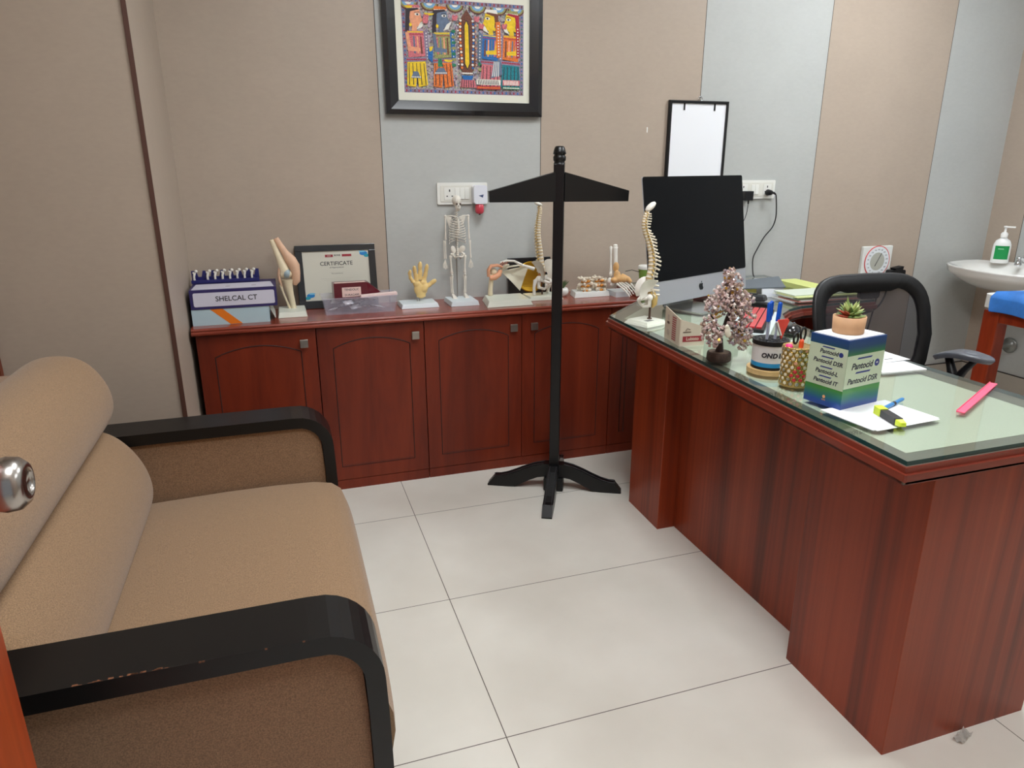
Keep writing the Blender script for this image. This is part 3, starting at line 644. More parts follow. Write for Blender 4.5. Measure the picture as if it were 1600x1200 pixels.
for s_ in (-1, 1): g.tube([S(0.003*s_, 1.124, 0.024), S(0.025*s_, 1.131, 0.028), S(0.047*s_, 1.130, 0.043)], 0.0023, 0, 6)
for s_ in (-1, 1): g.prism([(s_*0.018, 0.372), (s_*0.046, 0.380), (s_*0.030, 0.326)], -0.068, -0.065, 0, rotx(PI/2))
g.obj('shoulder_girdle', M_SK2, t)
for s_ in (-1, 1):
    g = G(); g.ell(S(0.051*s_, 1.128), 0.0062); g.bone(S(0.051*s_, 1.124), S(0.054*s_, 1.028), 0.0030); g.bone(S(0.055*s_, 1.022), S(0.056*s_+0.002, 0.945), 0.0021); g.bone(S(0.0605*s_, 1.022, 0.05), S(0.061*s_, 0.945, 0.048), 0.0019)
    for f_ in range(5): g.tube([S(s_*0.058, 0.940), S(s_*(0.052+0.004*f_), 0.918), S(s_*(0.048+0.005*f_), 0.898+0.003*abs(f_-2), 0.040)], 0.0015, 0, 5)
    g.obj('arm', M_SK2, t)
g = G()
for s_ in (-1, 1):
    g.ell(S(0.020*s_, 0.984), (0.013, 0.004, 0.018), 0, rotz(-0.5*s_) @ roty(0.6*s_)); g.tube([S(0.016*s_, 0.972, 0.04), S(0.025*s_, 0.962, 0.038), S(0.018*s_, 0.950, 0.034), S(0.0, 0.955, 0.026)], 0.0036, 0, 6); g.tube([S(0.017*s_, 0.962, 0.04), S(0.012*s_, 0.943, 0.042), S(0.004*s_, 0.955, 0.03)], 0.003, 0, 6)
g.ell(S(0, 0.975, 0.056), (0.011, 0.006, 0.018)); g.obj('pelvis', M_SK2, t)
for s_ in (-1, 1):
    g = G(); g.ell(S(0.027*s_, 0.962), 0.0072); g.bone(S(0.033*s_, 0.957), S(0.030*s_, 0.878), 0.0042, 0, 1.8); g.ell(S(0.030*s_, 0.873, 0.037), (0.005, 0.004, 0.005)); g.bone(S(0.029*s_, 0.868), S(0.028*s_, 0.788), 0.0037, 0, 1.8); g.bone(S(0.0365*s_, 0.862), S(0.034*s_, 0.790), 0.0017)
    g.ell(S(0.028*s_, 0.778, 0.040), (0.0075, 0.010, 0.007)); g.hexa([S(x, z, y) for x, z, y in ((0.028*s_-0.008, 0.7705, 0.002), (0.028*s_+0.012, 0.7705, 0.002), (0.028*s_+0.007, 0.7705, 0.045), (0.028*s_-0.006, 0.7705, 0.045))], [S(x, z, y) for x, z, y in ((0.028*s_-0.007, 0.774, 0.004), (0.028*s_+0.011, 0.774, 0.004), (0.028*s_+0.004, 0.788, 0.043), (0.028*s_-0.004, 0.788, 0.043))])
    g.obj('leg', M_SK2, t)
# --- shoulder joint model
SHX = 0.528
t = thing('shoulder_model', (SHX, 0.440, Z0), 'shoulder joint model with shoulder blade, collarbone and upper arm bone on a cream base', 'anatomical model')
a = [(-0.105,-0.095,0),(0.085,-0.095,0),(0.085,0.080,0),(-0.105,0.080,0)]
G().hexa([(-0.112,-0.088,0),(0.100,-0.088,0),(0.108,0.090,0),(-0.084,0.095,0)], [(-0.100,-0.076,0.026),(0.088,-0.076,0.026),(0.096,0.080,0.026),(-0.072,0.084,0.026)]).obj('base', M_BASE, t, bevel=0.002)
def Q(x, z, y=0.06): return (x-SHX, y, z-Z0)
g = G(); g.tube([Q(0.474, 0.776), Q(0.474, 0.80), Q(0.478, 0.84), Q(0.484, 0.868)], [0.0125, 0.0108, 0.0105, 0.014], 0, 12); g.ell(Q(0.490, 0.884), (0.017, 0.017, 0.016)); g.obj('humerus', M_CREAM, t, remesh=0.0028, smoothit=2)
g = G(); g.tube([Q(0.462, 0.865, 0.045), Q(0.462, 0.895, 0.045), Q(0.475, 0.912, 0.045), Q(0.505, 0.914, 0.045), Q(0.526, 0.905, 0.05)], [0.007, 0.008, 0.008, 0.007, 0.006], 0, 8, flat=1.5); g.tube([Q(0.468, 0.858, 0.045), Q(0.49, 0.860, 0.043), Q(0.512, 0.872, 0.047), Q(0.520, 0.892, 0.05)], [0.008, 0.011, 0.010, 0.008], 0, 8, flat=1.2)
g.obj('joint_capsule', mat('muscle_coral', (220, 158, 122), 0.5, noise=(40, 0.12)), t)
g = G()
def blade(u, v):
    # triangular shoulder blade, slightly dished
    top = 0.528+0.135*u; x = top+(0.620-top)*v**0.9; z = (0.880+0.020*u)+(0.788-(0.880+0.020*u))*v
    return (x-SHX, 0.072+0.014*math.sin(PI*u)*(1-v), z-Z0)
g.grid(blade, 10, 10, 0); g.grid(lambda u, v: tuple(Vector(blade(u, v))+Vector((0, 0.004, 0))), 10, 10, 0, flip=True)
g.tube([Q(0.520, 0.885, 0.066), Q(0.56, 0.902, 0.060), Q(0.61, 0.905, 0.070), Q(0.655, 0.898, 0.075)], [0.005, 0.005, 0.004, 0.003], 0, 8); g.ell(Q(0.524, 0.884, 0.066), (0.009, 0.010, 0.014)); g.tube([Q(0.53, 0.895, 0.06), Q(0.542, 0.912, 0.045), Q(0.555, 0.915, 0.035)], [0.006, 0.006, 0.004], 0, 8)
g.obj('scapula', mat('scapula_cream', (220, 214, 192), 0.45), t)
g = G(); g.tube([Q(0.520, 0.923, 0.05), Q(0.548, 0.932, 0.046), Q(0.580, 0.930, 0.038), Q(0.620, 0.910, 0.030), Q(0.655, 0.898, 0.028), Q(0.672, 0.892, 0.028)], [0.006, 0.0055, 0.005, 0.006, 0.008, 0.009], 0, 10); g.obj('clavicle', M_BONE2, t)
g = G()
for k in range(3): g.tube([Q(0.512+0.012*k, 0.912, 0.046), Q(0.530+0.012*k, 0.928, 0.044)], 0.0028, 0, 6)
g.obj('tendon', mat('brown_tendon', (150, 84, 62), 0.5), t)
# --- plaque with gold disc
t = thing('award_plaque', (0.700, 0.598, Z0), 'black case with a gold engraved disc behind the spine model', 'award plaque')
RP = rotx(-math.radians(6))
g = G(RP); g.box((-0.108, -0.006, 0), (0.108, 0.006, 0.176)); g.obj('case', mat('case_black', (22, 22, 26), 0.25, coat=0.3), t, bevel=0.003)
g = G(RP @ facing(0.004, -0.0062, 0.086)); g.lathe([(0.072, 0), (0.072, 0.003), (0.067, 0.0038), (0.065, 0.002), (0, 0.002)], 48, 0)
for k in range(14): 
    zz = 0.044-k*0.0068; hw = math.sqrt(max(0, 0.058**2-zz**2)); g.box((-hw, zz-0.0008, 0.002), (hw, zz+0.0008, 0.0024), 1)
g.obj('disc', [mat('gold_plate', (214, 168, 50), 0.3, metal=0.75), mat('engraving', (140, 92, 20), 0.5)], t)
G().box((-0.03, 0.001, 0), (0.03, 0.018, 0.012)).obj('prop', M_BLKPL, t)
# --- spine builder
def spine_part(t, path, back, side, n, r0, r1, mats, spin=1.0):
    """n vertebrae along the path (dense list of points bottom to top); back, side = unit directions"""
    bv, sv = Vector(back), Vector(side); P = [Vector(p) for p in path]
    L = [0]
    for i in range(1, len(P)): L.append(L[-1]+(P[i]-P[i-1]).length)
    def at(s_):
        for i in range(1, len(P)):
            if s_ <= L[i] or i == len(P)-1:
                k = (s_-L[i-1])/(L[i]-L[i-1]); return P[i-1].lerp(P[i], k), (P[i]-P[i-1]).normalized()
    gb = G(); gd = G(); gn = G(); wts = [1.35-0.75*(i/(n-1)) for i in range(n)]; tot = sum(wts); s_ = 0
    for i in range(n):
        h = L[-1]*wts[i]/tot; c, d_ = at(s_+h*0.5); r = r0+(r1-r0)*(i/(n-1))
        M = Matrix.Translation(c) @ d_.to_track_quat('Z', 'Y').to_matrix().to_4x4()
        gb.lathe([(r*0.98, -h*0.36), (r*0.86, -h*0.15), (r*0.86, h*0.15), (r*0.98, h*0.34)], 12, 0, M)
        gd.lathe([(r*0.90, h*0.34), (r*0.96, h*0.45), (r*0.90, h*0.62)], 12, 0, M)
        lx = (1.5+0.3*math.sin(i)) * r * spin
        q0 = c+bv*r*0.9; q1 = c+bv*(r+lx)-d_*h*(0.25 if i < 5 or i > 17 else 0.7)
        gb.tube([q0, q0.lerp(q1, .6), q1], [r*0.42, r*0.26, r*0.30], 0, 6)
        for k in (-1, 1):
            e = c+bv*r*0.9+sv*k*r*1.75; gb.tube([c+bv*r*0.7+sv*k*r*0.3, e], [r*0.34, r*0.22], 0, 6)
            gb.ell(c+bv*r*1.15+sv*k*r*0.7-d_*h*0.45, (r*0.30, r*0.30, h*0.34), 0, None, 6, 5)
            nn = c+bv*r*0.45+sv*k*r*0.95+d_*h*0.45; gn.tube([c+bv*r*0.6+d_*h*0.45, nn, nn+sv*k*r*0.55-d_*h*0.3], [r*0.20, r*0.20, r*0.12], 0, 6)
        s_ += h
    gb.obj('vertebrae', mats[0], t); gd.obj('discs', mats[1], t); gn.obj('nerve_roots', mats[2], t)
def wing(g, c, s_, back, side, sc=1.0):
    """one hip bone: flared wing, socket, and ring toward the front"""
    c = Vector(c); b, s = Vector(back), Vector(side)*s_; z = Vector((0, 0, 1))
    def f(u, v):
        a = -0.9+2.5*u; rad = (0.012+0.045*v)*sc*(1-0.15*math.cos(3*u))
        p_ = c + s*(0.018+0.020*v*v)*sc + (b*math.cos(a+0.4)*(-0.9) + z*math.sin(a+0.55))*rad
        return tuple(p_)
    g.grid(f, 12, 6, 0); g.grid(lambda u, v: tuple(Vector(f(u, v))+s*0.003*sc), 12, 6, 0, flip=True)
    g.ell(c+s*0.022*sc-z*0.012*sc, (0.013*sc, 0.013*sc, 0.014*sc), 0, None, 10, 7)
    g.tube([c+s*0.022*sc-z*0.012*sc, c+s*0.018*sc-b*0.028*sc-z*0.018*sc, c-b*0.040*sc-z*0.026*sc+s*0.003*sc], [0.008*sc, 0.006*sc, 0.006*sc], 0, 8)
    g.tube([c+s*0.022*sc-z*0.016*sc, c+s*0.024*sc-z*0.045*sc, c+s*0.012*sc-b*0.022*sc-z*0.050*sc, c-b*0.038*sc-z*0.030*sc+s*0.004*sc], [0.008*sc, 0.008*sc, 0.005*sc, 0.005*sc], 0, 8)
def smooth_path(pts, n=24):
    out = []; m_ = len(pts)
    for i in range(m_-1):
        p0, p1, p2, p3 = [Vector(pts[max(0, min(m_-1, i+k))]) for k in (-1, 0, 1, 2)]
        for j in range(4):
            u = j/4; out.append(0.5*((2*p1)+(p2-p0)*u+(2*p0-5*p1+4*p2-p3)*u*u+(3*p1-p0-3*p2+p3)*u**3))
    out.append(Vector(pts[-1])); return out
SP = [M_BONE, mat('disc_tan', (200, 172, 116), 0.5), M_YEL]
bx = 0.725
t = thing('spine_model', (bx, 0.500, Z0), 'full spine model with pelvis and thigh stumps on the worktop, left of the stand post', 'anatomical model')
base_plate(t, 0.165, 0.12, 0.018, 0.006, M_BASE)
G().cyl(0.004, 0.018, 0.12, 0, tr(0.0, 0.0, 0), 10).obj('support_rod', mat('dark_rod', (86, 62, 52), 0.4, metal=0.3), t)
bk = Vector((-0.45, 0.89, 0)); sd = Vector((0.89, 0.45, 0))
pth = smooth_path([(0.0, 0, 0.118), (-0.004, 0, 0.16), (-0.012, 0, 0.22), (-0.019, 0.004, 0.29), (-0.017, 0.004, 0.35), (-0.012, 0, 0.395), (-0.016, 0, 0.415)])
spine_part(t, pth, bk, sd, 24, 0.0135, 0.0075, SP)
G().ell((-0.022, 0.004, 0.425), (0.020, 0.016, 0.008), 0, roty(0.35)).obj('skull_base', M_BONE2, t)
g = G(); 
for s_ in (-1, 1): wing(g, (0, -0.004, 0.105), s_, bk, sd, 1.15)
g.obj('pelvis', M_BONE2, t)
G().tube([(0, 0.004, 0.125), (-0.004, 0.010, 0.10), (-0.004, 0.010, 0.078), (0, 0.002, 0.066)], [0.016, 0.014, 0.008, 0.003], 0, 8).obj('sacrum', mat('sacrum_orange', (206, 140, 84), 0.5), t)
for s_ in (-1, 1): 
    c = Vector((0, 0, 0.09))+sd*s_*0.034
    G().ell(c, 0.0105).tube([c, c+sd*s_*0.014+Vector((0, 0, -0.004)), c+sd*s_*0.016+Vector((-0.004, 0, -0.035)), c+sd*s_*0.012+Vector((-0.006, 0, -0.068))], [0.007, 0.010, 0.007, 0.008], 0, 8).obj('thigh_stump', M_BONE2, t)
# --- small potted plant
t = thing('potted_plant', (0.838, 0.520, Z0), 'tiny spiky green plant in a round white pot just right of the stand post', 'potted plant')
G().lathe([(0.014, 0), (0.021, 0.006), (0.026, 0.018), (0.024, 0.032), (0.018, 0.040), (0.016, 0.038), (0.0, 0.036)], 24).obj('pot', M_WHITE, t)
g = G(); rr = random.Random(2)
for k in range(34):
    a = rr.random()*2*PI; q = rr.uniform(0.1, 1.0); l = rr.uniform(0.03, 0.048)
    g.tube([(0, 0, 0.036), (0.4*l*q*math.cos(a), 0.4*l*q*math.sin(a), 0.036+l*0.55), (0.75*l*q*math.cos(a), 0.75*l*q*math.sin(a), 0.036+l*(1-0.25*q))], [0.0024, 0.0018, 0.0004], 0, 5)
g.obj('leaves', mat('plant_green', (86, 104, 66), 0.6, noise=(60, 0.25)), t)
# --- vertebrae models
t = thing('vertebrae_model', (1.000, 0.490, Z0), 'two clusters of lumbar vertebrae with amber discs on one long white base', 'anatomical model')
G().hexa([(-0.135,-0.045,0),(0.045,-0.045,0),(0.050,0.060,0),(-0.115,0.060,0)], [(-0.128,-0.040,0.024),(0.042,-0.040,0.024),(0.046,0.055,0.024),(-0.110,0.055,0.024)]).obj('base', mat('white_base', (226, 230, 226), 0.4), t, bevel=0.0015)
rr = random.Random(5)
for cx_ in (-0.066, 0.004):
    gb = G(); ga = G()
    for lv, zz in enumerate((0.034, 0.056, 0.078)):
        w = 0.021; x = cx_+rr.uniform(-0.004, 0.004); y = 0.0
        gb.lathe([(w, -0.008), (w*0.84, -0.003), (w*0.84, 0.003), (w, 0.008)], 14, 0, tr(x, y, zz) @ roty(rr.uniform(-0.25, 0.25)))
        for k in range(6):
            a = k*PI/3+rr.uniform(-.3, .3); e = Vector((x+0.033*math.cos(a), y+0.030*math.sin(a), zz+rr.uniform(-0.008, 0.010)))
            gb.tube([(x+0.014*math.cos(a), y+0.014*math.sin(a), zz), e], [0.0055, 0.0048], 0, 7); gb.ell(e, rr.uniform(0.0065, 0.0095), 0, None, 7, 5)
        if lv < 2: ga.lathe([(w*0.88, -0.004), (w*0.97, 0), (w*0.88, 0.004)], 14, 0, tr(x, y, zz+0.011))
        ga.ell((x+0.006, y-0.022, zz-0.006), (0.010, 0.006, 0.006)); ga.tube([(x-0.01, y-0.018, zz), (x-0.020, y-0.028, zz-0.008)], 0.0025, 0, 6)
    gb.obj('vertebra_cluster', M_BONE, t); ga.obj('disc_cluster', M_AMBER, t)
# --- foot skeleton model
t = thing('foot_model', (1.060, 0.430, Z0), 'foot and ankle bone model with amber ligaments and toes pointing right', 'anatomical model')
def Q2(x, z, y): return (x-1.095, y-0.430, z-Z0)
g = G(); g.bone(Q2(1.121, 0.975, 0.49), Q2(1.118, 0.878, 0.47), 0.0095, 0, 1.35, 10); g.ell(Q2(1.121, 0.980, 0.49), (0.011, 0.010, 0.006)); g.obj('tibia', M_BONE2, t)
g = G(); g.bone(Q2(1.100, 0.975, 0.495), Q2(1.090, 0.856, 0.465), 0.0045, 0, 1.7, 8); g.ell(Q2(1.088, 0.852, 0.462), (0.008, 0.008, 0.013)); g.obj('fibula', M_BONE2, t)
g = G(); g.ell(Q2(1.118, 0.882, 0.468), (0.015, 0.013, 0.025)); g.ell(Q2(1.116, 0.848, 0.450), (0.017, 0.017, 0.020)); g.ell(Q2(1.100, 0.826, 0.440), (0.022, 0.020, 0.014)); g.ell(Q2(1.135, 0.832, 0.425), (0.024, 0.022, 0.018)); g.ell(Q2(1.118, 0.832, 0.435), (0.022, 0.020, 0.018)); g.tube([Q2(1.13, 0.845, 0.435), Q2(1.155, 0.832, 0.41), Q2(1.165, 0.818, 0.40)], [0.014, 0.012, 0.008], 0, 8)
g.obj('ligaments', mat('ligament_orange', (220, 172, 112), 0.5, noise=(40, 0.2)), t, remesh=0.003, smoothit=2)
G().ell(Q2(1.083, 0.820, 0.455), (0.014, 0.016, 0.017)).ell(Q2(1.090, 0.807, 0.452), (0.014, 0.014, 0.012)).obj('heel', M_BONE2, t)
for k in range(5):
    s0 = Vector(Q2(1.098+0.013*k, 0.812+0.003*k, 0.412+0.004*k)); s1 = Vector(Q2(1.112+0.0145*k, 0.792+0.0035*k, 0.365+0.009*k)); s2 = Vector(Q2(1.120+0.0150*k, 0.775+0.0035*k, 0.340+0.010*k)); s3 = Vector(Q2(1.124+0.0150*k, 0.764+0.0035*k, 0.330+0.010*k))
    G().bone(s0, s1, 0.0040, 0, 1.4).bone(s1, s2, 0.0032, 0, 1.4, 6).bone(s2, s3, 0.0022, 0, 1.5, 6).obj('toe', M_BONE2, t)
G(tr(1.10, 0.450, Z0)).box((-0.044, -0.045, 0), (0.03, 0.055, 0.024)).obj('stand_block', mat('pale_blue_base', (214, 224, 228), 0.35), label='small pale block under the foot bone model at the worktop end', category='stand block')
# --- green cup
t = thing('cup', (1.262, 0.505, ZD), 'light green paper cup behind the foot bone model', 'cup')
M_GRN = mat('cup_green', (146, 184, 86), 0.5)
G().lathe([(0.025, 0), (0.026, 0.002), (0.036, 0.085), (0.0375, 0.088), (0.036, 0.091), (0.0345, 0.088), (0.025, 0.006), (0, 0.006)], 28, 0).obj('cup_body', M_GRN, t)
G().lathe([(0.0382, 0.080), (0.0384, 0.094), (0.034, 0.098), (0, 0.0985)], 28).obj('lid', M_WHITE, t)
G().tube([(-0.046, 0, 0.07), (-0.07, 0.01, 0.077), (-0.10, 0.02, 0.070)], 0.0016, 0, 6).tube([(-0.046, 0, 0.07), (-0.034, 0, 0.068)], 0.0016, 0, 6).obj('cup_string', M_BLKPL, t)

# ================================================================ things on the desk
# --- all-in-one computer
mc = thing('desktop_computer', (1.1844, -0.0816, ZD), 'large silver all-in-one computer with a switched-off black screen on the desk corner', 'computer', rz=0.3879)
TL = 0.15184; RT = rotx(-TL)     # leans back
M_AL = mat('aluminium', (176, 178, 182), 0.35, metal=0.35)
def MT(z): return tr(0, 0, z)
BZ = 0.9175-ZD
Mb = tr(0, 0, BZ) @ RT
g = G(Mb)
g.prism(rrect(-0.325, -0.088, 0.325, 0.385, 0.010), -0.0005, 0.004, 0, tr(0, 0.0045, 0) @ rotx(PI/2))
g.add([(-0.325,0.004,-0.088),(0.325,0.004,-0.088),(0.325,0.004,0.385),(-0.325,0.004,0.385),(-0.2,0.035,0.02),(0.2,0.035,0.02),(0.2,0.035,0.30),(-0.2,0.035,0.30)],
      [(4,5,6,7)[::-1],(0,4,7,3),(1,2,6,5),(0,1,5,4),(3,7,6,2)], 0)
g.obj('body', M_AL, mc)
sc = G(Mb).prism(rrect(-0.325, 0.0, 0.325, 0.3855, 0.009), 0, 0.0016, 0, tr(0, 0.0004, 0) @ rotx(PI/2)).obj('screen', mat('screen_black', (7, 8, 11), 0.10, spec=0.12), mc)
# fruit-shaped emblem on the chin
lg = [(0.0, 0.0105), (0.004, 0.0125), (0.009, 0.012), (0.0125, 0.009), (0.010, 0.006), (0.0095, 0.0015), (0.0115, -0.003), (0.0140, -0.005), (0.0115, -0.0105), (0.0075, -0.0145), (0.004, -0.0145), (0.0, -0.013), (-0.004, -0.0145), (-0.0085, -0.0130), (-0.0125, -0.007), (-0.0145, 0.0), (-0.0135, 0.007), (-0.0095, 0.0118), (-0.005, 0.0125)]
lf = [(0.0005, 0.0135), (0.001, 0.017), (0.0045, 0.0205), (0.0065, 0.021), (0.0062, 0.0175), (0.003, 0.0140)]
FM = Mb @ tr(0.0, -0.0001, -0.045) @ rotx(PI/2)
G(FM).prism(lg, 0, 0.0005).prism(lf, 0, 0.0005).obj('emblem', mat('emblem_black', (10, 10, 10), 0.2), mc)
g = G(); pr = [(0.16, 0.10), (0.148, 0.13), (0.13, 0.145)]
g.grid(lambda u, v: ((u-0.5)*(0.20-0.02*v), 0.095-0.045*v+0.02*math.sin(PI*v), 0.006+0.17*v), 6, 8, 0); g.grid(lambda u, v: ((u-0.5)*(0.20-0.02*v), 0.101-0.045*v+0.02*math.sin(PI*v), 0.006+0.17*v), 6, 8, 0, flip=True)
g.prism(rrect(-0.10, -0.085, 0.10, 0.103, 0.012), 0.0, 0.006)
g.obj('stand', mat('stand_aluminium', (188, 190, 190), 0.22, metal=0.75), mc, bevel=0.001)
# --- spine model on the desk
sx, sy = 0.862, -0.235
OFS = Vector((-0.016, -0.029, 0))
t = thing('spine_model', (sx-0.016, sy-0.029, ZD), 'side-on spine model with hip bone standing on the desk corner before the screen', 'anatomical model')
Rb = rotz(0.35)
G(Rb).hexa([(-0.056,-0.056,0),(0.056,-0.056,0),(0.056,0.056,0),(-0.056,0.056,0)], [(-0.053,-0.053,0.008),(0.053,-0.053,0.008),(0.053,0.053,0.008),(-0.053,0.053,0.008)]).hexa([(-0.050,-0.050,0.008),(0.050,-0.050,0.008),(0.050,0.050,0.008),(-0.050,0.050,0.008)], [(-0.046,-0.046,0.016),(0.046,-0.046,0.016),(0.046,0.046,0.016),(-0.046,0.046,0.016)]).box((-0.030, -0.034, 0.016), (0.006, -0.012, 0.0164), 1).obj('base', [M_BASE, mat('label_print', (120, 120, 116), 0.6)], t, bevel=0.001)
G().cyl(0.0042, 0.016, 0.118, 0, tr(0.016, 0.004, 0), 12).cyl(0.009, 0.016, 0.019, 0, tr(0.016, 0.004, 0), 14).obj('support_rod', mat('dark_rod', (86, 62, 52), 0.4, metal=0.3), t)
def V(x, z): return (x-sx, 0.004, z-ZD)
pth = smooth_path([V(0.874, 0.880), V(0.865, 0.912), V(0.866, 0.945), V(0.873, 0.985), V(0.870, 1.03), V(0.857, 1.075), V(0.840, 1.115), V(0.834, 1.145), V(0.842, 1.180)])
bk = Vector((0.97, -0.25, 0)); sd = Vector((0.25, 0.97, 0))
spine_part(t, pth, bk, sd, 24, 0.0135, 0.0080, SP, 1.15)
G(tr(V(0.857, 1.199)) @ roty(-0.75)).ell((0, 0, 0), (0.024, 0.017, 0.010)).ell((-0.020, 0, -0.006), (0.007, 0.010, 0.004)).obj('skull_base', M_BONE2, t)
g = G()
c0 = Vector(V(0.868, 0.890))
for s_ in (-1, 1): wing(g, c0, s_, bk, sd, 0.92)
g.obj('pelvis', M_BONE2, t)
G().tube([V(0.880, 0.888), V(0.893, 0.872), V(0.895, 0.850), V(0.886, 0.838)], [0.016, 0.014, 0.010, 0.004], 0, 8).obj('sacrum', mat('sacrum_amber', (214, 178, 106), 0.5), t)
# --- small desk calendar folded card, open side to the camera
t = thing('desk_calendar', (0.79, -0.57, ZD), 'small beige tent card calendar with red print between the spine model and gemstone tree', 'desk calendar')
M_CD = mat('beige_card', (208, 196, 176), 0.55); M_RD = mat('print_crimson', (150, 44, 52), 0.6); M_BR = mat('print_brown', (92, 70, 62), 0.6)
P0 = Vector((0.802, -0.476, ZD)); P1 = Vector((0.781, -0.604, ZD)); P2_ = Vector((0.866, -0.612, ZD))
g = G(tr(-0.79, 0.57, -ZD))
def panel(a, b, ha, hb, m=0, th=0.002, side=1):
    a, b = Vector(a), Vector(b); n = (b-a).cross(Vector((0, 0, 1))).normalized()*th*side; z = Vector((0, 0, 1))
    g.add([a, b, b+z*hb, a+z*ha, a+n, b+n, b+n+z*hb, a+n+z*ha], [(0,1,2,3),(7,6,5,4),(0,4,5,1),(1,5,6,2),(2,6,7,3),(3,7,4,0)], m)
panel(P0, P1, 0.108, 0.088, 0); panel(P1, P2_, 0.088, 0.060, 0)
def onp(a, b, u, z, off=0.0026):
    a, b = Vector(a), Vector(b); d = (b-a).normalized(); n = (b-a).cross(Vector((0, 0, 1))).normalized()
    c = a+(b-a)*u+Vector((0, 0, z))+(-n)*off*-1
    M = Matrix((d, Vector((0, 0, 1)), d.cross(Vector((0, 0, 1))))).transposed().to_4x4(); return Matrix.Translation(c) @ M
Mp = onp(P0, P1, 0.68, 0.048)
for k in range(11): g.box((-0.022, -0.038+k*0.0072, 0), (0.010, -0.0345+k*0.0072, 0.0004), 1, Mp)
g.box((-0.024, -0.040, -0.0001), (0.014, 0.043, 0.0002), 3, Mp)
Mp = onp(P0, P1, 0.26, 0.050); g.box((-0.012, 0.004, 0), (0.008, 0.012, 0.0004), 2, Mp); g.box((-0.010, 0.016, 0), (0.004, 0.034, 0.0004), 3, Mp); g.prism(rrect(-0.010, -0.034, 0.008, -0.014, 0.008), 0, 0.0004, 3, Mp)
Mp = onp(P1, P2_, 0.5, 0.024)
g.box((-0.034, -0.010, 0), (0.034, 0.008, 0.0004), 1, Mp); g.text('Lubisto', 0.015, Mp @ tr(0, -0.001, 0.0005), 0, 0.0002, bold=0.02)
g.box((-0.034, 0.020, 0), (-0.006, 0.023, 0.0004), 2, Mp); g.tube([(-0.026, 0.026, 0.001), (-0.020, 0.034, 0.001), (-0.010, 0.030, 0.001)], 0.001, 2, 5, Mp)
g.obj('card', [M_CD, M_RD, M_BR, mat('print_pale', (186, 172, 158), 0.6)], t)
# --- gemstone tree
t = thing('gemstone_tree', (0.802, -0.790, ZD), 'gemstone tree of pink crystal chips on a dark twisted trunk with a log slice base', 'gemstone tree')
M_BK = mat('bark_base', (66, 50, 42), 0.8, noise=(60, 0.4), bump=(90, 1.0))
G().lathe([(0.033, 0), (0.036, 0.004), (0.0355, 0.022), (0.0335, 0.027), (0.0, 0.027)], 22).prism(arc(0, 0, 0.030, 0, 2*PI, 20)[:-1], 0.027, 0.0275, 1).obj('log_base', [M_BK, mat('log_face', (112, 92, 76), 0.7, noise=(60, 0.2))], t)
M_TK = mat('dark_trunk', (50, 32, 30), 0.55, bump=(150, 0.8))
def T(x, z, y=0.0): return (x-0.802, y, z-ZD)
g = G(); g.tube([T(0.802, 0.805), T(0.803, 0.83), T(0.800, 0.86), T(0.815, 0.885), T(0.822, 0.905), T(0.835, 0.935), T(0.842, 0.965)], [0.013, 0.009, 0.008, 0.008, 0.009, 0.009, 0.006], 0, 9)
for pts_, r_ in (([T(0.800, 0.86), T(0.782, 0.885), T(0.768, 0.905, -0.02), T(0.748, 0.925, -0.02)], 0.0045), ([T(0.842, 0.96), T(0.835, 0.99), T(0.822, 1.02)], 0.0042), ([T(0.835, 0.935), T(0.86, 0.94), T(0.875, 0.955)], 0.005), ([T(0.815, 0.885), T(0.84, 0.88, -0.02), T(0.855, 0.865, -0.03)], 0.004), ([T(0.768, 0.905, -0.02), T(0.742, 0.90, -0.02), T(0.735, 0.875, -0.03)], 0.003), ([T(0.842, 0.96), T(0.81, 0.965), T(0.785, 0.96)], 0.0042)):
    g.tube(pts_, [r_, r_*0.9]+[r_*0.6]*(len(pts_)-2), 0, 7)
g.obj('trunk', M_TK, t)
gems = [mat('gem_rose', (196, 170, 166), 0.12, spec=0.8, coat=0.6), mat('gem_clear', (222, 208, 200), 0.08, spec=0.9, coat=0.8), mat('gem_lilac', (158, 142, 152), 0.12, spec=0.8, coat=0.6), mat('gem_mauve', (172, 146, 132), 0.15, spec=0.8, coat=0.5), mat('gem_wire_gold', (206, 164, 70), 0.3, metal=0.8)]
rr = random.Random(9); g = G()
ICO = None
def chip(c, r, m):
    R = Matrix.Rotation(rr.random()*6, 4, 'X') @ Matrix.Rotation(rr.random()*6, 4, 'Z')
    vs = [(1,0,0),(-1,0,0),(0,0.8,0),(0,-0.8,0),(0.1,0.1,1.15),(-0.1,0,-1.15)]
    vs = [(x*r*rr.uniform(0.8, 1.2), y*r*rr.uniform(.8, 1.2), z*r*rr.uniform(.8, 1.2)) for x, y, z in vs]
    g.add(vs, [(0,2,4),(2,1,4),(1,3,4),(3,0,4),(2,0,5),(1,2,5),(3,1,5),(0,3,5)], m, False, tr(c) @ R)
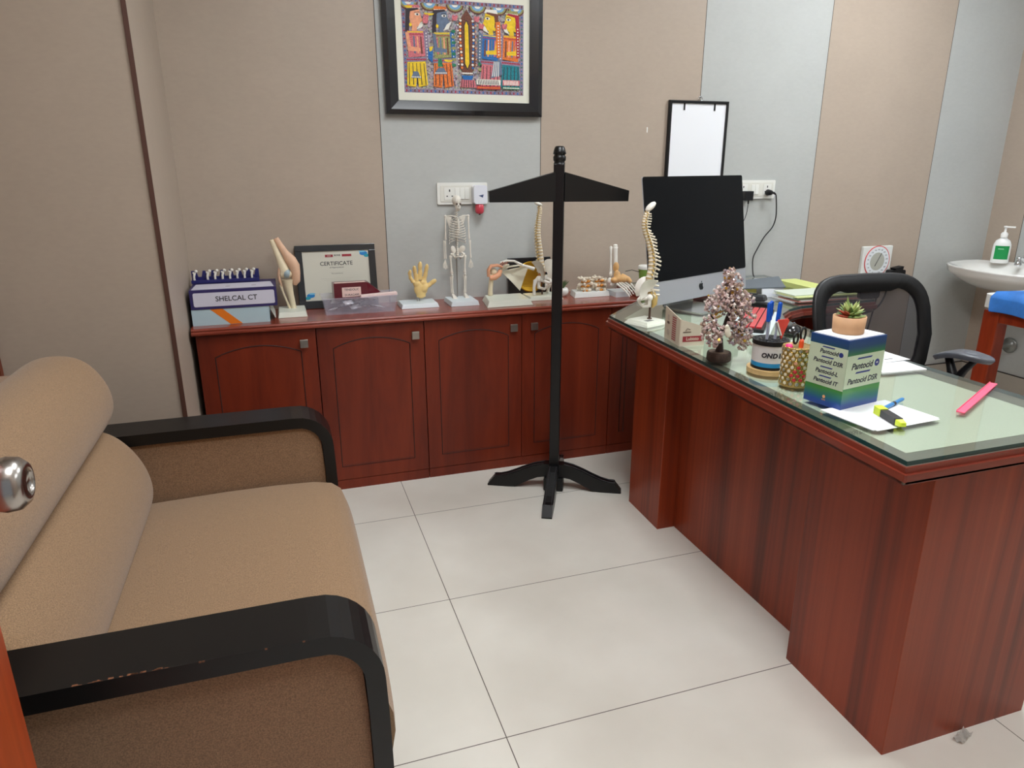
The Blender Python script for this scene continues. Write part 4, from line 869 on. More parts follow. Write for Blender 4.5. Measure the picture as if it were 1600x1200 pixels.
blobs = [(0.818, 1.035, 0.0, 0.022, 46), (0.826, 1.008, 0.0, 0.028, 70), (0.815, 0.985, 0, 0.033, 80), (0.845, 0.975, 0.0, 0.036, 90), (0.785, 0.962, 0.0, 0.034, 80), (0.870, 0.958, 0.0, 0.030, 70), (0.820, 0.950, -0.02, 0.036, 90), (0.765, 0.948, 0.0, 0.024, 44), (0.868, 0.918, -0.02, 0.026, 50),
         (0.745, 0.905, -0.02, 0.022, 34), (0.835, 0.885, -0.02, 0.030, 64), (0.855, 0.862, -0.03, 0.030, 64), (0.862, 0.835, -0.03, 0.022, 40), (0.745, 0.872, -0.03, 0.028, 54), (0.760, 0.852, -0.03, 0.022, 34), (0.83, 0.850, -0.03, 0.018, 26), (0.775, 0.880, -0.03, 0.018, 20)]
for bx_, bz_, by_, br_, n_ in blobs:
    for k in range(n_):
        d_ = Vector((rr.gauss(0, 1), rr.gauss(0, 1), rr.gauss(0, 1))).normalized()*br_*rr.uniform(0.55, 1.08)
        chip(Vector(T(bx_, bz_, by_))+d_, rr.uniform(0.0042, 0.0076), rr.choice((0, 0, 1, 1, 2, 3, 3, 0, 4 if rr.random() < 0.35 else 0)))
for k in range(16):
    a_ = Vector(T(rr.uniform(0.73, 0.76), rr.uniform(0.905, 0.925), -0.02)); g.tube([a_, a_+Vector((0.035, 0.002, 0.012))], 0.0007, 4, 4)
g.obj('gem_foliage', gems, t, kind='stuff')
o = G(tr(0.792, -0.835, 0.880)).ell((0, 0, 0), (0.010, 0.006, 0.015)).ell((-0.003, 0, 0.013), (0.007, 0.005, 0.008)).ell((0.004, 0, -0.010), (0.010, 0.006, 0.010)).obj('crystal', mat('milky_crystal', (232, 226, 206), 0.25, coat=0.4), remesh=0.0016, smoothit=1)
o.parent = t; o.matrix_parent_inverse = inv(t)
# --- pen stands
t = thing('pen_stand', (0.868, -0.932, ZD), 'white, blue and black round pen stand printed ONDERO on a wooden ring base', 'pen stand')
G().cyl(0.058, 0, 0.013, 0, None, 40).obj('wooden_base', mat('light_wood', (198, 164, 112), 0.5, noise=(12, 0.12, (1, 6, 1))), t, bevel=0.002)
g = G(); g.cyl(0.048, 0.0132, 0.021, 2, None, 40); g.cyl(0.0475, 0.021, 0.033, 1, None, 40); g.cyl(0.0475, 0.033, 0.082, 0, None, 40)
for i, ch in enumerate('ONDERO'):
    a = math.radians(214+i*17.5); g.text(ch, 0.0180, tr(0.0479*math.cos(a), 0.0479*math.sin(a), 0.055) @ rotz(a+PI/2) @ rotx(PI/2), 3, 0.0002, bold=0.05, shear=0.15, sx=1.0)
g.obj('cup', [mat('cup_white', (216, 214, 212), 0.35), mat('band_blue', (36, 140, 196), 0.35), M_BLKPL, M_INK], t)
g = G(); g.cyl(0.0495, 0.082, 0.094, 0, None, 40)
hs = [(0, 0)]+[(0.019*math.cos(k*PI/3), 0.019*math.sin(k*PI/3)) for k in range(6)]+[(0.037*math.cos(k*PI/6+.2), 0.037*math.sin(k*PI/6+.2)) for k in range(12)]
for hx, hy in hs: g.lathe([(0.0078, 0.0942), (0.0068, 0.0955), (0.0050, 0.0955), (0.0046, 0.0942)], 12, 0, tr(hx, hy, 0)); g.prism(arc(hx, hy, 0.0045, 0, 2*PI, 10)[:-1], 0.0940, 0.0943, 1)
g.obj('lid', [M_BLKPL, mat('hole_dark', (6, 6, 6), 0.9)], t, bevel=0.001)
for k, (hx, hy, lean) in enumerate(((-0.020, -0.006, -0.03), (-0.004, 0.012, 0.02), (0.004, -0.010, 0.05))):
    t = thing('pen', (0.868+hx, -0.932+hy, ZD+0.0955), ['blue-capped ballpoint pen, leftmost of three in the white pen stand', 'blue-capped ballpoint pen, middle of three in the white pen stand', 'blue-capped ballpoint pen, rightmost of three in the white pen stand'][k], 'pen', 'blue pens in the white stand')
    R = roty(lean)
    G(R).cyl(0.0042, 0, 0.055, 0, None, 8).obj('barrel', mat('pen_clear', (206, 212, 220), 0.15, alpha=0.5), t)
    G(R).cyl(0.0016, 0, 0.055, 0, None, 6).obj('ink_tube', mat('ink_blue', (30, 60, 170), 0.4), t)
    G(R).lathe([(0.0058, 0.050), (0.0056, 0.098), (0.004, 0.103), (0, 0.104)], 10).box((-0.0014, -0.0082, 0.062), (0.0014, -0.0056, 0.102)).obj('cap', mat('pen_blue', (14, 84, 186), 0.3), t)
t = thing('pin_pennant', (0.885, -0.951, ZD+0.0955), 'red and white triangular card stuck point down in the white pen stand', 'card')
G(rotz(0.1)).prism([(0, 0.0), (0.022, 0.050), (0.018, 0.056), (-0.016, 0.056), (-0.020, 0.050)], -0.002, 0.002, 0, rotx(PI/2)).prism([(0.0, 0.012), (-0.004, 0.010), (-0.024, 0.050), (-0.020, 0.052)], -0.0025, 0.0025, 1, rotx(PI/2)).obj('card', [mat('red_card', (222, 66, 52), 0.4), M_WHITE], t, bevel=0.001)
# jewelled cup
gx, gy = 0.852, -1.060
t = thing('jewelled_cup', (gx, gy, ZD), 'gold cylinder pen cup covered with round crystals and a red flower', 'pen cup')
M_GD = mat('gold_metal', (206, 176, 96), 0.25, metal=0.8)
g = G(); g.lathe([(0.036, 0), (0.036, 0.104), (0.034, 0.104), (0.034, 0.003), (0, 0.003)], 32); g.lathe([(0.0375, 0.100), (0.0395, 0.103), (0.0375, 0.106), (0.0345, 0.104)], 32); g.lathe([(0.0375, 0.0), (0.0395, 0.003), (0.0375, 0.006)], 32)
cupb = g.obj('cup', mat('cup_dark_gold', (170, 140, 84), 0.35, metal=0.5), t)
crys = [mat('crystal_pale', (226, 214, 190), 0.08, spec=0.9, coat=1.0), mat('crystal_grey', (150, 146, 132), 0.08, spec=0.9, coat=1.0), mat('crystal_peach', (222, 160, 128), 0.1, coat=1.0), mat('crystal_red', (206, 52, 62), 0.15, coat=1.0)]
gg = G(); gr = G()
for row in range(9):
    for k in range(15):
        a = 2*PI*(k+0.5*(row % 2))/15; z = 0.010+row*0.0112
        M = tr(0.0365*math.cos(a), 0.0365*math.sin(a), z) @ rotz(a) @ roty(PI/2)
        gr.lathe([(0.0070, 0), (0.0072, 0.0016), (0.0056, 0.0020), (0.0052, 0.0008)], 10, 0, M)
        fr = (row in (2, 3) and abs(((a-4.2+PI) % (2*PI))-PI) < 0.45) or (row in (1, 4) and abs(((a-4.2+PI) % (2*PI))-PI) < 0.25)
        gg.lathe([(0.0052, 0.0006), (0.0044, 0.0024), (0.0018, 0.0034), (0, 0.0034)], 8, 3 if fr else rr.choice((0, 0, 0, 1, 1, 2 if 3.9 < a < 5.6 else 0)), M, smooth=False)
gr.obj('crystal_setting', M_GD, t, kind='stuff'); gg.obj('crystal', crys, t, kind='stuff')
def stick(name, label, cat, pos, lean, rz, L_, r_, m, tip=None):
    t = thing(name, pos, label, cat, rz=rz); R = roty(lean)
    G(R).lathe([(r_*0.8, 0), (r_, 0.004), (r_, L_-0.006), (r_*0.7, L_), (0, L_+0.001)], 12).obj('barrel', m, t)
    if tip: G(R).lathe([(r_*1.12, L_*0.62), (r_*1.12, L_-0.002), (r_*0.6, L_+0.003), (0, L_+0.004)], 12).obj('cap', tip, t)
zc = ZD+0.0035
stick('marker', 'orange marker pen leaning in the gold jewelled cup', 'marker pen', (gx-0.004, gy-0.012, zc), 0.02, 0, 0.122, 0.0062, mat('orange_red', (226, 84, 38), 0.35))
stick('highlighter', 'hot pink highlighter lying low in the gold jewelled cup', 'highlighter', (gx-0.014, gy+0.004, zc), -0.12, 0, 0.108, 0.0105, mat('hot_pink', (236, 52, 130), 0.35))
t = thing('scissors', (gx+0.010, gy+0.002, zc), 'black-handled scissors standing in the gold jewelled cup beside the green box', 'scissors', rz=0.3)
g = G(roty(0.03)); g.tube([(0.0+0.011*math.cos(a), 0, 0.132+0.017*math.sin(a)) for a in [k*PI/7 for k in range(14)]], 0.003, 0, 6, closed=True); g.tube([(-0.024+0.010*math.cos(a), 0.004, 0.122+0.014*math.sin(a)) for a in [k*PI/7 for k in range(14)]], 0.003, 0, 6, closed=True); g.obj('handle', M_BLKPL, t)
G(roty(0.0)).hexa([(-0.001,-0.001,0),(0.001,-0.001,0),(0.001,0.001,0),(-0.001,0.001,0)], [(-0.006,-0.001,0.115),(0.006,-0.001,0.115),(0.006,0.001,0.115),(-0.006,0.001,0.115)]).obj('blade', M_CHROME, t)
stick('ballpoint_pen', 'clear slim pen leaning at the back of the gold jewelled cup', 'pen', (gx+0.004, gy+0.012, zc), 0.10, 0, 0.128, 0.0035, mat('pen_clear', (206, 212, 220), 0.15, alpha=0.5))
# --- slip box
t = thing('note_box', (0.812, -1.270, ZD), 'tall blue and green cardboard cube printed Pantocid with white top', 'note box', rz=0.18)
M_B1 = mat('box_blue', (26, 62, 118), 0.3, coat=0.3); bw, bd, bh = 0.136, 0.105, 0.172
def band_mat():
    m = bpy.data.materials.new('box_print'); m.use_nodes = True; nt = m.node_tree; L = nt.links.new; b = nt.nodes['Principled BSDF']; b.inputs['Roughness'].default_value = 0.35; b.inputs['Coat Weight'].default_value = 0.2
    tc = nt.nodes.new('ShaderNodeTexCoord'); sp = nt.nodes.new('ShaderNodeSeparateXYZ'); L(tc.outputs['Object'], sp.inputs[0])
    n = nt.nodes.new('ShaderNodeTexNoise'); n.inputs['Scale'].default_value = 14; L(tc.outputs['Object'], n.inputs['Vector'])
    v = math_node(nt, 'ADD', math_node(nt, 'DIVIDE', sp.outputs[2], bh), math_node(nt, 'MULTIPLY', math_node(nt, 'SUBTRACT', n.outputs[0], 0.5), 0.10))
    r = nt.nodes.new('ShaderNodeValToRGB'); e = r.color_ramp.elements; e[0].position = 0.0; e[0].color = lin((38, 66, 140)); e[1].position = 1.0; e[1].color = lin((22, 66, 128))
    for p_, c_ in ((0.06, (34, 76, 150)), (0.14, (44, 112, 120)), (0.26, (64, 140, 60)), (0.34, (52, 130, 70)), (0.72, (70, 146, 60)), (0.78, (40, 110, 70)), (0.88, (26, 70, 110))):
        k = e.new(p_); k.color = lin(c_)
    L(v, r.inputs[0]); L(r.outputs[0], b.inputs['Base Color']); return m
M_BP = band_mat(); M_PG = mat('box_pale_green', (196, 212, 184), 0.4); M_DT = mat('box_text', (34, 40, 60), 0.5)
g = G(); g.box((0, 0, 0), (bw, bd, bh-0.002)); g.box((0.004, 0.004, bh-0.002), (bw-0.004, bd-0.004, bh), 1)
FF = facing(0, -0.0001, 0); FL = tr(-0.0001, 0, 0) @ rotz(-PI/2) @ rotx(PI/2)   # left face: local x runs -y
g.prism([(0.0002, 0.052), (bw-0.0002, 0.052), (bw-0.0002, 0.132), (0.0002, 0.132)], 0, 0.0002, 2, FF)
g.prism([(-bd+0.0002, 0.047), (-0.0002, 0.047), (-0.0002, 0.148), (-bd+0.0002, 0.148)], 0, 0.0002, 2, FL)
up_ = lambda F_, x, y: F_ @ tr(x, y, 0.0003)
g.text('Pantocid', 0.022, up_(FF, 0.058, 0.104), 3, 0.0002, bold=0.022, shear=0.2); g.prism(arc(0.112, 0.105, 0.009, 0, 2*PI, 16)[:-1], 0.0002, 0.0004, 4, FF); g.text('40', 0.007, up_(FF, 0.112, 0.105) @ tr(0, 0, 0.0002), 5, 0.0001)
g.text('Pantocid DSR', 0.0195, up_(FF, 0.066, 0.068), 3, 0.0002, bold=0.022, shear=0.2)
for yy in (0.122, 0.087): g.prism([(0.036, yy-0.001), (0.040, yy+0.003), (0.092, yy+0.003), (0.088, yy-0.001)], 0.0002, 0.0004, 4, FF)
for i, (s_, yy) in enumerate((('Pantocid', 0.132), ('Pantocid DSR', 0.108), ('Pantocid-L', 0.083), ('Pantocid IT', 0.060))):
    g.text(s_, 0.0145, up_(FL, -0.050, yy), 3, 0.0002, bold=0.022, shear=0.2)
    if i < 3 or True: g.prism([(-0.070, yy+0.0095), (-0.067, yy+0.0125), (-0.034, yy+0.0125), (-0.037, yy+0.0095)], 0.0002, 0.0004, 4, FL)
g.prism(arc(-0.017, 0.132, 0.006, 0, 2*PI, 14)[:-1], 0.0002, 0.0004, 4, FL)
g.prism(arc(-0.048, 0.022, 0.004, 0, 2*PI, 12)[:-1], 0.0002, 0.0004, 6, FL); g.text('SUN', 0.005, up_(FL, -0.048, 0.014), 6, 0.0002)
g.obj('box_body', [M_BP, M_PAPER, M_PG, M_DT, mat('logo_blue', (42, 56, 128), 0.5), M_WHITE, mat('emblem_orange', (230, 170, 120), 0.5)], t)
# --- succulent on the box
pc = Matrix.Translation((0.812, -1.270, ZD)) @ rotz(0.18) @ Vector((0.066, 0.056, 0.172+0.0005))
t = thing('succulent', tuple(pc), 'green succulent in a tan round pot on top of the blue and green box', 'potted plant')
G().lathe([(0.034, 0), (0.0355, 0.002), (0.0375, 0.040), (0.0345, 0.040), (0.033, 0.032), (0, 0.032)], 36).obj('pot', mat('tan_pot', (202, 158, 118), 0.7, noise=(40, 0.05)), t)
G().prism(arc(0, 0, 0.033, 0, 2*PI, 20)[:-1], 0.031, 0.0325).obj('gravel', mat('pot_gravel', (120, 100, 70), 0.9, noise=(200, 0.5)), t)
LG = [mat('leaf_green', (140, 164, 96), 0.45, noise=(30, 0.12)), mat('leaf_pale', (176, 186, 116), 0.45), mat('leaf_red', (176, 84, 62), 0.45), mat('leaf_dark', (90, 122, 66), 0.5)]
rr = random.Random(21); g = G()
def leaf(base, d_, L_, w, m):
    d_ = Vector(d_).normalized(); g.tube([Vector(base), Vector(base)+d_*L_*0.3, Vector(base)+d_*L_*0.65, Vector(base)+d_*L_], [w*0.5, w, w*0.8, w*0.08], m, 7, flat=0.55)
for ring, (n_, el, L_, w) in enumerate(((11, 0.22, 0.031, 0.0068), (10, 0.5, 0.032, 0.0068), (8, 0.85, 0.030, 0.006), (5, 1.2, 0.026, 0.005))):
    for k in range(n_):
        a = 2*PI*k/n_+ring*0.4; leaf((0.004*math.cos(a), 0.004*math.sin(a), 0.036+ring*0.004), (math.cos(a)*math.cos(el), math.sin(a)*math.cos(el), math.sin(el)), L_*rr.uniform(.9, 1.1), w, 2 if (math.cos(a) < -0.75 and ring < 2) else rr.choice((0, 0, 1, 1, 3)))
leaf((0.002, 0.008, 0.04), (-0.10, 0.1, 1), 0.046, 0.0058, 0); leaf((0.014, 0.004, 0.038), (0.35, 0, 1), 0.038, 0.0055, 0); leaf((0.018, 0.0, 0.035), (0.8, 0, 0.8), 0.028, 0.005, 3); leaf((-0.008, 0.006, 0.038), (-0.5, 0.2, 0.8), 0.026, 0.006, 3)
g.obj('leaves', LG, t)
# --- papers, highlighter, blue pen, pink strip
o = G().prism([(0.772,-1.250),(0.975,-1.243),(0.990,-1.384),(0.784,-1.399)], ZD, ZD+0.0012).prism([(0.776,-1.260),(0.979,-1.252),(0.985,-1.391),(0.792,-1.404)], ZD, ZD+0.0004).obj('paper_sheet', M_PAPER); tag(o, 'small stack of blank white paper sheets at the near desk edge under the highlighter', 'paper')
zp = ZD+0.0016
hx0, hy0, hx1, hy1 = 0.884, -1.302, 0.852, -1.418
ha = math.atan2(hy1-hy0, hx1-hx0)
t = thing('highlighter', (0.868, -1.360, zp), 'black and neon yellow highlighter lying on the white paper', 'highlighter', rz=ha)
M_NY = mat('neon_yellow', (212, 232, 54), 0.35)
G().prism(rrect(-0.024, -0.010, 0.036, 0.010, 0.003), 0.001, 0.0165).obj('body', mat('marker_black', (36, 36, 40), 0.35), t, bevel=0.002)
G().prism([(-0.052, -0.008), (-0.048, -0.0105), (-0.024, -0.0105), (-0.024, 0.0105), (-0.048, 0.0105), (-0.052, 0.008)], 0, 0.018).obj('cap', M_NY, t, bevel=0.003)
G().hexa([(0.036,-0.0095,0.001),(0.054,-0.008,0.003),(0.054,0.008,0.003),(0.036,0.0095,0.001)], [(0.036,-0.0095,0.016),(0.054,-0.007,0.013),(0.054,0.007,0.013),(0.036,0.0095,0.016)]).obj('end_plug', M_NY, t, bevel=0.002)
t = thing('pen', (0.958, -1.284, ZD+0.0018), 'short bright blue pen with a dark band lying beside the neon highlighter', 'pen', rz=math.atan2(0.042, 0.105))
G(tr(0, 0, 0.0048) @ roty(PI/2)).lathe([(0.0045, -0.052), (0.0048, -0.008), (0.0048, 0.05), (0.0036, 0.055), (0, 0.056)], 12).obj('barrel', mat('pen_sky_blue', (54, 138, 206), 0.3), t)
G(tr(0, 0, 0.0048) @ roty(PI/2)).cyl(0.0052, -0.004, 0.006, 0, None, 12).obj('band', M_INK, t)
o = G(tr(1.205, -1.303, ZD+0.0006) @ rotz(math.atan2(0.145, 0.29))).box((-0.155, -0.010, 0), (0.165, 0.008, 0.0035)).box((-0.155, 0.006, 0.0035), (0.165, 0.008, 0.006)).obj('plastic_strip', mat('neon_pink', (255, 96, 132), 0.4), bevel=0.001); tag(o, 'long bright pink plastic strip lying across the right side of the desk', 'plastic strip')
# --- papers behind the box
o = G().prism([(1.215,-0.880),(1.322,-0.868),(1.300,-1.07),(1.150,-1.062)], ZD, ZD+0.004).obj('paper_stack', M_PAPER); tag(o, 'stack of white papers behind the printed blue and green box', 'paper')
g = G(); g.add([(1.22,-0.86,ZD+0.0045),(1.318,-0.875,ZD+0.012),(1.330,-0.985,ZD+0.0075),(1.205,-0.985,ZD+0.0045),(1.22,-0.86,ZD+0.0042),(1.318,-0.875,ZD+0.0117),(1.330,-0.985,ZD+0.0072),(1.205,-0.985,ZD+0.0042)], [(0,1,2,3)[::-1],(4,5,6,7),(0,4,5,1),(1,5,6,2),(2,6,7,3),(3,7,4,0)]); g.box((1.255, -0.965, ZD+0.0078), (1.285, -0.962, ZD+0.0082), 1)
tag(g.obj('letter_sheet', [M_PAPER, M_INK]), 'curled printed letter lying on the white papers behind the printed box', 'letter')
# --- red keyboard on a white tray
ka = math.atan2(0.30, 0.28)
t = thing('keyboard', (1.235, -0.375, ZD), 'black-based keyboard with glossy red keys in front of the computer', 'keyboard', rz=ka)
G().prism(rrect(-0.20, -0.055, 0.20, 0.05, 0.006), 0.0045, 0.016).obj('base', M_BLKPL, t, bevel=0.002)
M_RK = mat('key_red', (216, 54, 62), 0.28, coat=0.3)
for k in range(4): 
    y = -0.044+k*0.0230; G().prism(rrect(-0.175, y, 0.192, y+0.0185, 0.002), 0.016, 0.021).obj('key_row', M_RK, t, bevel=0.001)
G().box((-0.22, -0.075, 0.0), (0.215, 0.075, 0.004)).obj('tray', mat('frost_white', (214, 224, 226), 0.4), t)
# --- black stapler
t = thing('stapler', (1.440, -0.085, ZD), 'black desk stapler and clip block behind the red keyboard', 'stapler', rz=-0.9)
G().prism(rrect(-0.075, -0.03, 0.075, 0.03, 0.012), 0, 0.012).obj('base', M_BLKPL, t, bevel=0.003)
G().hexa([(-0.07,-0.024,0.014),(0.06,-0.024,0.022),(0.06,0.024,0.022),(-0.07,0.024,0.014)], [(-0.062,-0.018,0.048),(0.052,-0.018,0.046),(0.052,0.018,0.046),(-0.062,0.018,0.048)]).obj('top', mat('grey_black', (42, 44, 48), 0.35), t, bevel=0.006, seg=3)
G().prism(rrect(-0.03, -0.009, 0.02, 0.009, 0.006), 0.0455, 0.050).obj('window', mat('gloss_black', (8, 8, 10), 0.15), t)
# --- grey topped carton and rolled paper
t = thing('carton', (1.70, 0.17, ZD), 'low white carton with a wide slate grey top beside the computer', 'carton')
G(inv(t)).hexa([(1.590,0.045,ZD),(1.712,0.050,ZD),(1.858,0.280,ZD),(1.720,0.290,ZD)], [(1.590,0.050,ZD+0.036),(1.708,0.054,ZD+0.036),(1.852,0.276,ZD+0.042),(1.720,0.285,ZD+0.042)]).obj('box_body', mat('white_card', (226, 230, 236), 0.5), t)
G(inv(t)).hexa([(1.500,0.062,ZD+0.0385),(1.712,0.046,ZD+0.0365),(1.862,0.284,ZD+0.0425),(1.605,0.225,ZD+0.0440)], [(1.500,0.062,ZD+0.0425),(1.712,0.046,ZD+0.0405),(1.862,0.284,ZD+0.0465),(1.605,0.225,ZD+0.0480)]).obj('grey_lid', mat('slate_card', (96, 104, 112), 0.45), t)
o = G(tr(1.548, 0.105, ZD)).box((-0.038, -0.026, 0), (0.036, 0.026, 0.037)).obj('striped_packet', mat('yellow_stripe', (206, 200, 110), 0.5, noise=(24, 0.35, (1, 1, 12)))); tag(o, 'small yellow striped packet left of the grey-topped carton', 'packet')
rr = random.Random(8)
cols = [(196, 204, 188), (206, 214, 150), (222, 226, 214), (196, 208, 190), (228, 222, 218), (226, 150, 140), (240, 240, 238)]
labs = ['topmost sheet of the loose paper pile on the desk return, printed pale grey', 'yellow-green tinted sheet in the loose paper pile on the desk return', 'off-white sheet in the middle of the paper pile on the desk return', 'pale green sheet in the paper pile on the desk return', 'creased white sheet low in the paper pile on the desk return', 'thin coral-edged folder near the bottom of the paper pile on the desk return', 'white sheet at the bottom of the paper pile on the desk return']
for i in range(7):
    k = 6-i; R = tr(1.800+rr.uniform(-0.012, 0.012), -0.050+rr.uniform(-0.015, 0.015), ZD+0.0045*i) @ rotz(rr.uniform(-0.05, 0.05))
    tag(G(R).box((-0.16, -0.070, 0), (0.16, 0.068, 0.0042)).obj('paper_sheet', mat('sheet_%d' % k, cols[k], 0.7)), labs[k], 'paper', 'loose paper pile on the desk return')
o = G(tr(1.945, 0.190, ZD) @ rotz(-0.05)).box((-0.06, -0.13, 0), (0.05, 0.14, 0.022)).obj('magazine', mat('lime_cover', (206, 214, 130), 0.45)); tag(o, 'lime green magazine lying flat right of the grey-topped carton', 'magazine')
# --- books behind the computer foot
for i, (c_, lb) in enumerate((((128, 52, 48), 'dark red booklet at the bottom of the small pile behind the computer stand'), ((216, 148, 140), 'salmon pink booklet in the middle of the small pile behind the computer stand'), ((122, 136, 62), 'olive green booklet on top of the small pile behind the computer stand'))):
    o = G(tr(1.285, 0.150, ZD+0.0125*i) @ rotz(0.36-0.06*i)).box((-0.085, -0.06, 0), (0.075, 0.07, 0.012)).obj('booklet', mat('booklet_%d' % i, c_, 0.5)); tag(o, lb, 'booklet', 'booklets behind the computer')
# --- black mouse
t = thing('mouse', (1.255, -0.56, ZD), 'black computer mouse left of the kneehole behind the pen stands', 'computer mouse', rz=0.7)
G().ell((0, 0, 0.006), (0.052, 0.030, 0.026)).obj('shell', mat('mouse_black', (20, 20, 22), 0.2, coat=0.5), t)
g = t.children[0]
for v in g.data.vertices: v.co.z = max(v.co.z, 0.0)
G().lathe([(0.006, -0.003), (0.006, 0.003)], 14, 0, tr(0.028, 0, 0.026) @ rotx(PI/2)).obj('wheel', mat('grey_rubber', (80, 80, 84), 0.6), t)

# ================================================================ on the back wall
# --- framed folk painting
t = thing('framed_painting', (0.407, YB-0.001, 1.55), 'black-framed colourful folk painting of four garlanded figures hung high on the back wall', 'framed painting')
I = inv(t); X0, X1, ZB, ZT_ = 0.062, 0.752, 1.545, 2.085
g = G(I); fw = 0.056
def bar(a, b, c_, d_, face):  # a bevelled frame bar: outer a-b, inner c-d in xz
    y0, y1 = YB-0.002, YB-0.032
    pass
def frame_bars(g, X0, X1, ZB, ZT_, fw, yb, yf, yi):
    O = [(X0, ZB), (X1, ZB), (X1, ZT_), (X0, ZT_)]; N = [(X0+fw, ZB+fw), (X1-fw, ZB+fw), (X1-fw, ZT_-fw), (X0+fw, ZT_-fw)]; Md = [(X0+fw*.35, ZB+fw*.35), (X1-fw*.35, ZB+fw*.35), (X1-fw*.35, ZT_-fw*.35), (X0+fw*.35, ZT_-fw*.35)]
    for i in range(4):
        j = (i+1) % 4
        P_ = [(O[i], yb), (O[i], yf+0.004), (Md[i], yf), (N[i], yi), (N[i], yb)]; Q_ = [(O[j], yb), (O[j], yf+0.004), (Md[j], yf), (N[j], yi), (N[j], yb)]
        vs = [(p_[0], y, p_[1]) for p_, y in P_]+[(p_[0], y, p_[1]) for p_, y in Q_]
        g.add(vs, [(k, k+1, 5+k+1, 5+k)[::-1] for k in range(4)]+[(4, 0, 5, 9)[::-1]])
frame_bars(g, X0, X1, ZB, ZT_, fw, YB-0.002, YB-0.034, YB-0.020)
g.obj('frame', mat('frame_black', (24, 24, 27), 0.22, coat=0.4), t, bevel=0.0015)
G(I).box((X0+fw-0.003, YB-0.014, ZB+fw-0.003), (X1-fw+0.003, YB-0.010, ZT_-fw+0.003)).obj('mat_board', mat('mount_cream', (224, 223, 208), 0.7), t)
PA = {'grey': (150, 140, 148), 'line': (52, 44, 52), 'rose': (204, 112, 120), 'peach': (232, 160, 124), 'blue': (38, 104, 170), 'slate': (100, 116, 140), 'yellow': (232, 196, 40), 'orange': (232, 118, 52), 'green': (44, 122, 88), 'teal': (24, 124, 136), 'red': (170, 42, 60), 'white': (232, 230, 220), 'lilac': (138, 124, 146), 'olive': (150, 150, 96), 'sky': (120, 168, 206), 'brown': (110, 66, 52)}
names = list(PA); pm = [mat('paint_'+k, PA[k], 0.75, noise=None if k in ('white', 'line') else (90, 0.15) if k in ('peach', 'slate', 'yellow', 'sky') else (260, 0.45)) for k in names]
def dense_mat():
    m = bpy.data.materials.new('painted_pattern'); m.use_nodes = True; nt = m.node_tree; L = nt.links.new; b = nt.nodes['Principled BSDF']; b.inputs['Roughness'].default_value = 0.75
    tc = nt.nodes.new('ShaderNodeTexCoord'); v = nt.nodes.new('ShaderNodeTexVoronoi'); v.inputs['Scale'].default_value = 130; L(tc.outputs['Object'], v.inputs['Vector'])
    hs = nt.nodes.new('ShaderNodeHueSaturation'); hs.inputs['Saturation'].default_value = 0.5; hs.inputs['Value'].default_value = 0.6; L(v.outputs['Color'], hs.inputs['Color'])
    mx = nt.nodes.new('ShaderNodeMix'); mx.data_type = 'RGBA'; mx.inputs[0].default_value = 0.45; L(hs.outputs[0], mx.inputs[6]); mx.inputs[7].default_value = lin((168, 158, 152))
    m2 = nt.nodes.new('ShaderNodeMix'); m2.data_type = 'RGBA'; L(math_node(nt, 'GREATER_THAN', v.outputs['Distance'], 0.66), m2.inputs[0]); L(mx.outputs[2], m2.inputs[6]); m2.inputs[7].default_value = lin((104, 88, 100)); L(m2.outputs[2], b.inputs['Base Color']); return m
pm.append(dense_mat()); DN = len(names)
px0, px1, pz0, pz1 = 0.145, 0.669, 1.632, 1.988
PW, PH = px1-px0, pz1-pz0
g = G(I @ tr(px0, YB-0.0142, pz0) @ rotx(PI/2) @ Matrix.Diagonal((PW, PH, 1, 1)))
lay = [0]
def sh(pts, col, z=None):
    """pts in a 1080 x 830 sheet, y down"""
    lay[0] += 1; k = names.index(col) if isinstance(col, str) else col; zz = 0.0002+0.000012*lay[0]
    P_ = [((x)/1080.0, 1-(y)/830.0) for x, y in pts]; P_ = [(min(max(x, 0), 1), min(max(y, 0), 1)) for x, y in P_]
    ar = sum(P_[i][0]*P_[(i+1)%len(P_)][1]-P_[(i+1)%len(P_)][0]*P_[i][1] for i in range(len(P_)))
    if ar < 0: P_ = P_[::-1]
    g.add([(x, y, zz) for x, y in P_], [tuple(range(len(P_)))], k)
def el(cx, cy, rx, ry, col, a0=0, a1=2*PI, n=18): sh([(cx+rx*math.cos(a0+(a1-a0)*i/n), cy+ry*math.sin(a0+(a1-a0)*i/n)) for i in range(n+(0 if a1-a0 > 6.2 else 1))], col)
def dots(x0, y0, x1, y1, n, r, col):
    for i in range(n): el(x0+(x1-x0)*i/(n-1), y0+(y1-y0)*i/(n-1), r, r, col, n=6)
g.box((0, 0, -0.0015), (1, 1, 0.0001), DN)
for a, b in (((0, 0), (1080, 34)), ((0, 796), (1080, 830)), ((0, 0), (34, 830)), ((1046, 0), (1080, 830))): sh([(a[0], a[1]), (b[0], a[1]), (b[0], b[1]), (a[0], b[1])], 'lilac')
for i in range(30): dots(18+i*36, 12, 18+i*36, 22, 2, 7, ('blue', 'red', 'brown')[i % 3]); dots(18+i*36, 808, 18+i*36, 818, 2, 7, ('red', 'blue', 'brown')[i % 3])
for i in range(22): el(17, 40+i*35, 8, 8, ('blue', 'red')[i % 2], n=6); el(1063, 40+i*35, 8, 8, ('blue', 'green')[i % 2], n=6)
for x in (60, 240, 460, 660, 850, 1010): el(x, 40, 78, 66, 'brown', 0, PI); el(x, 40, 66, 54, 'olive', 0, PI); el(x, 40, 50, 40, 'sky', 0, PI); el(x, 40, 26, 20, 'white', 0, PI)
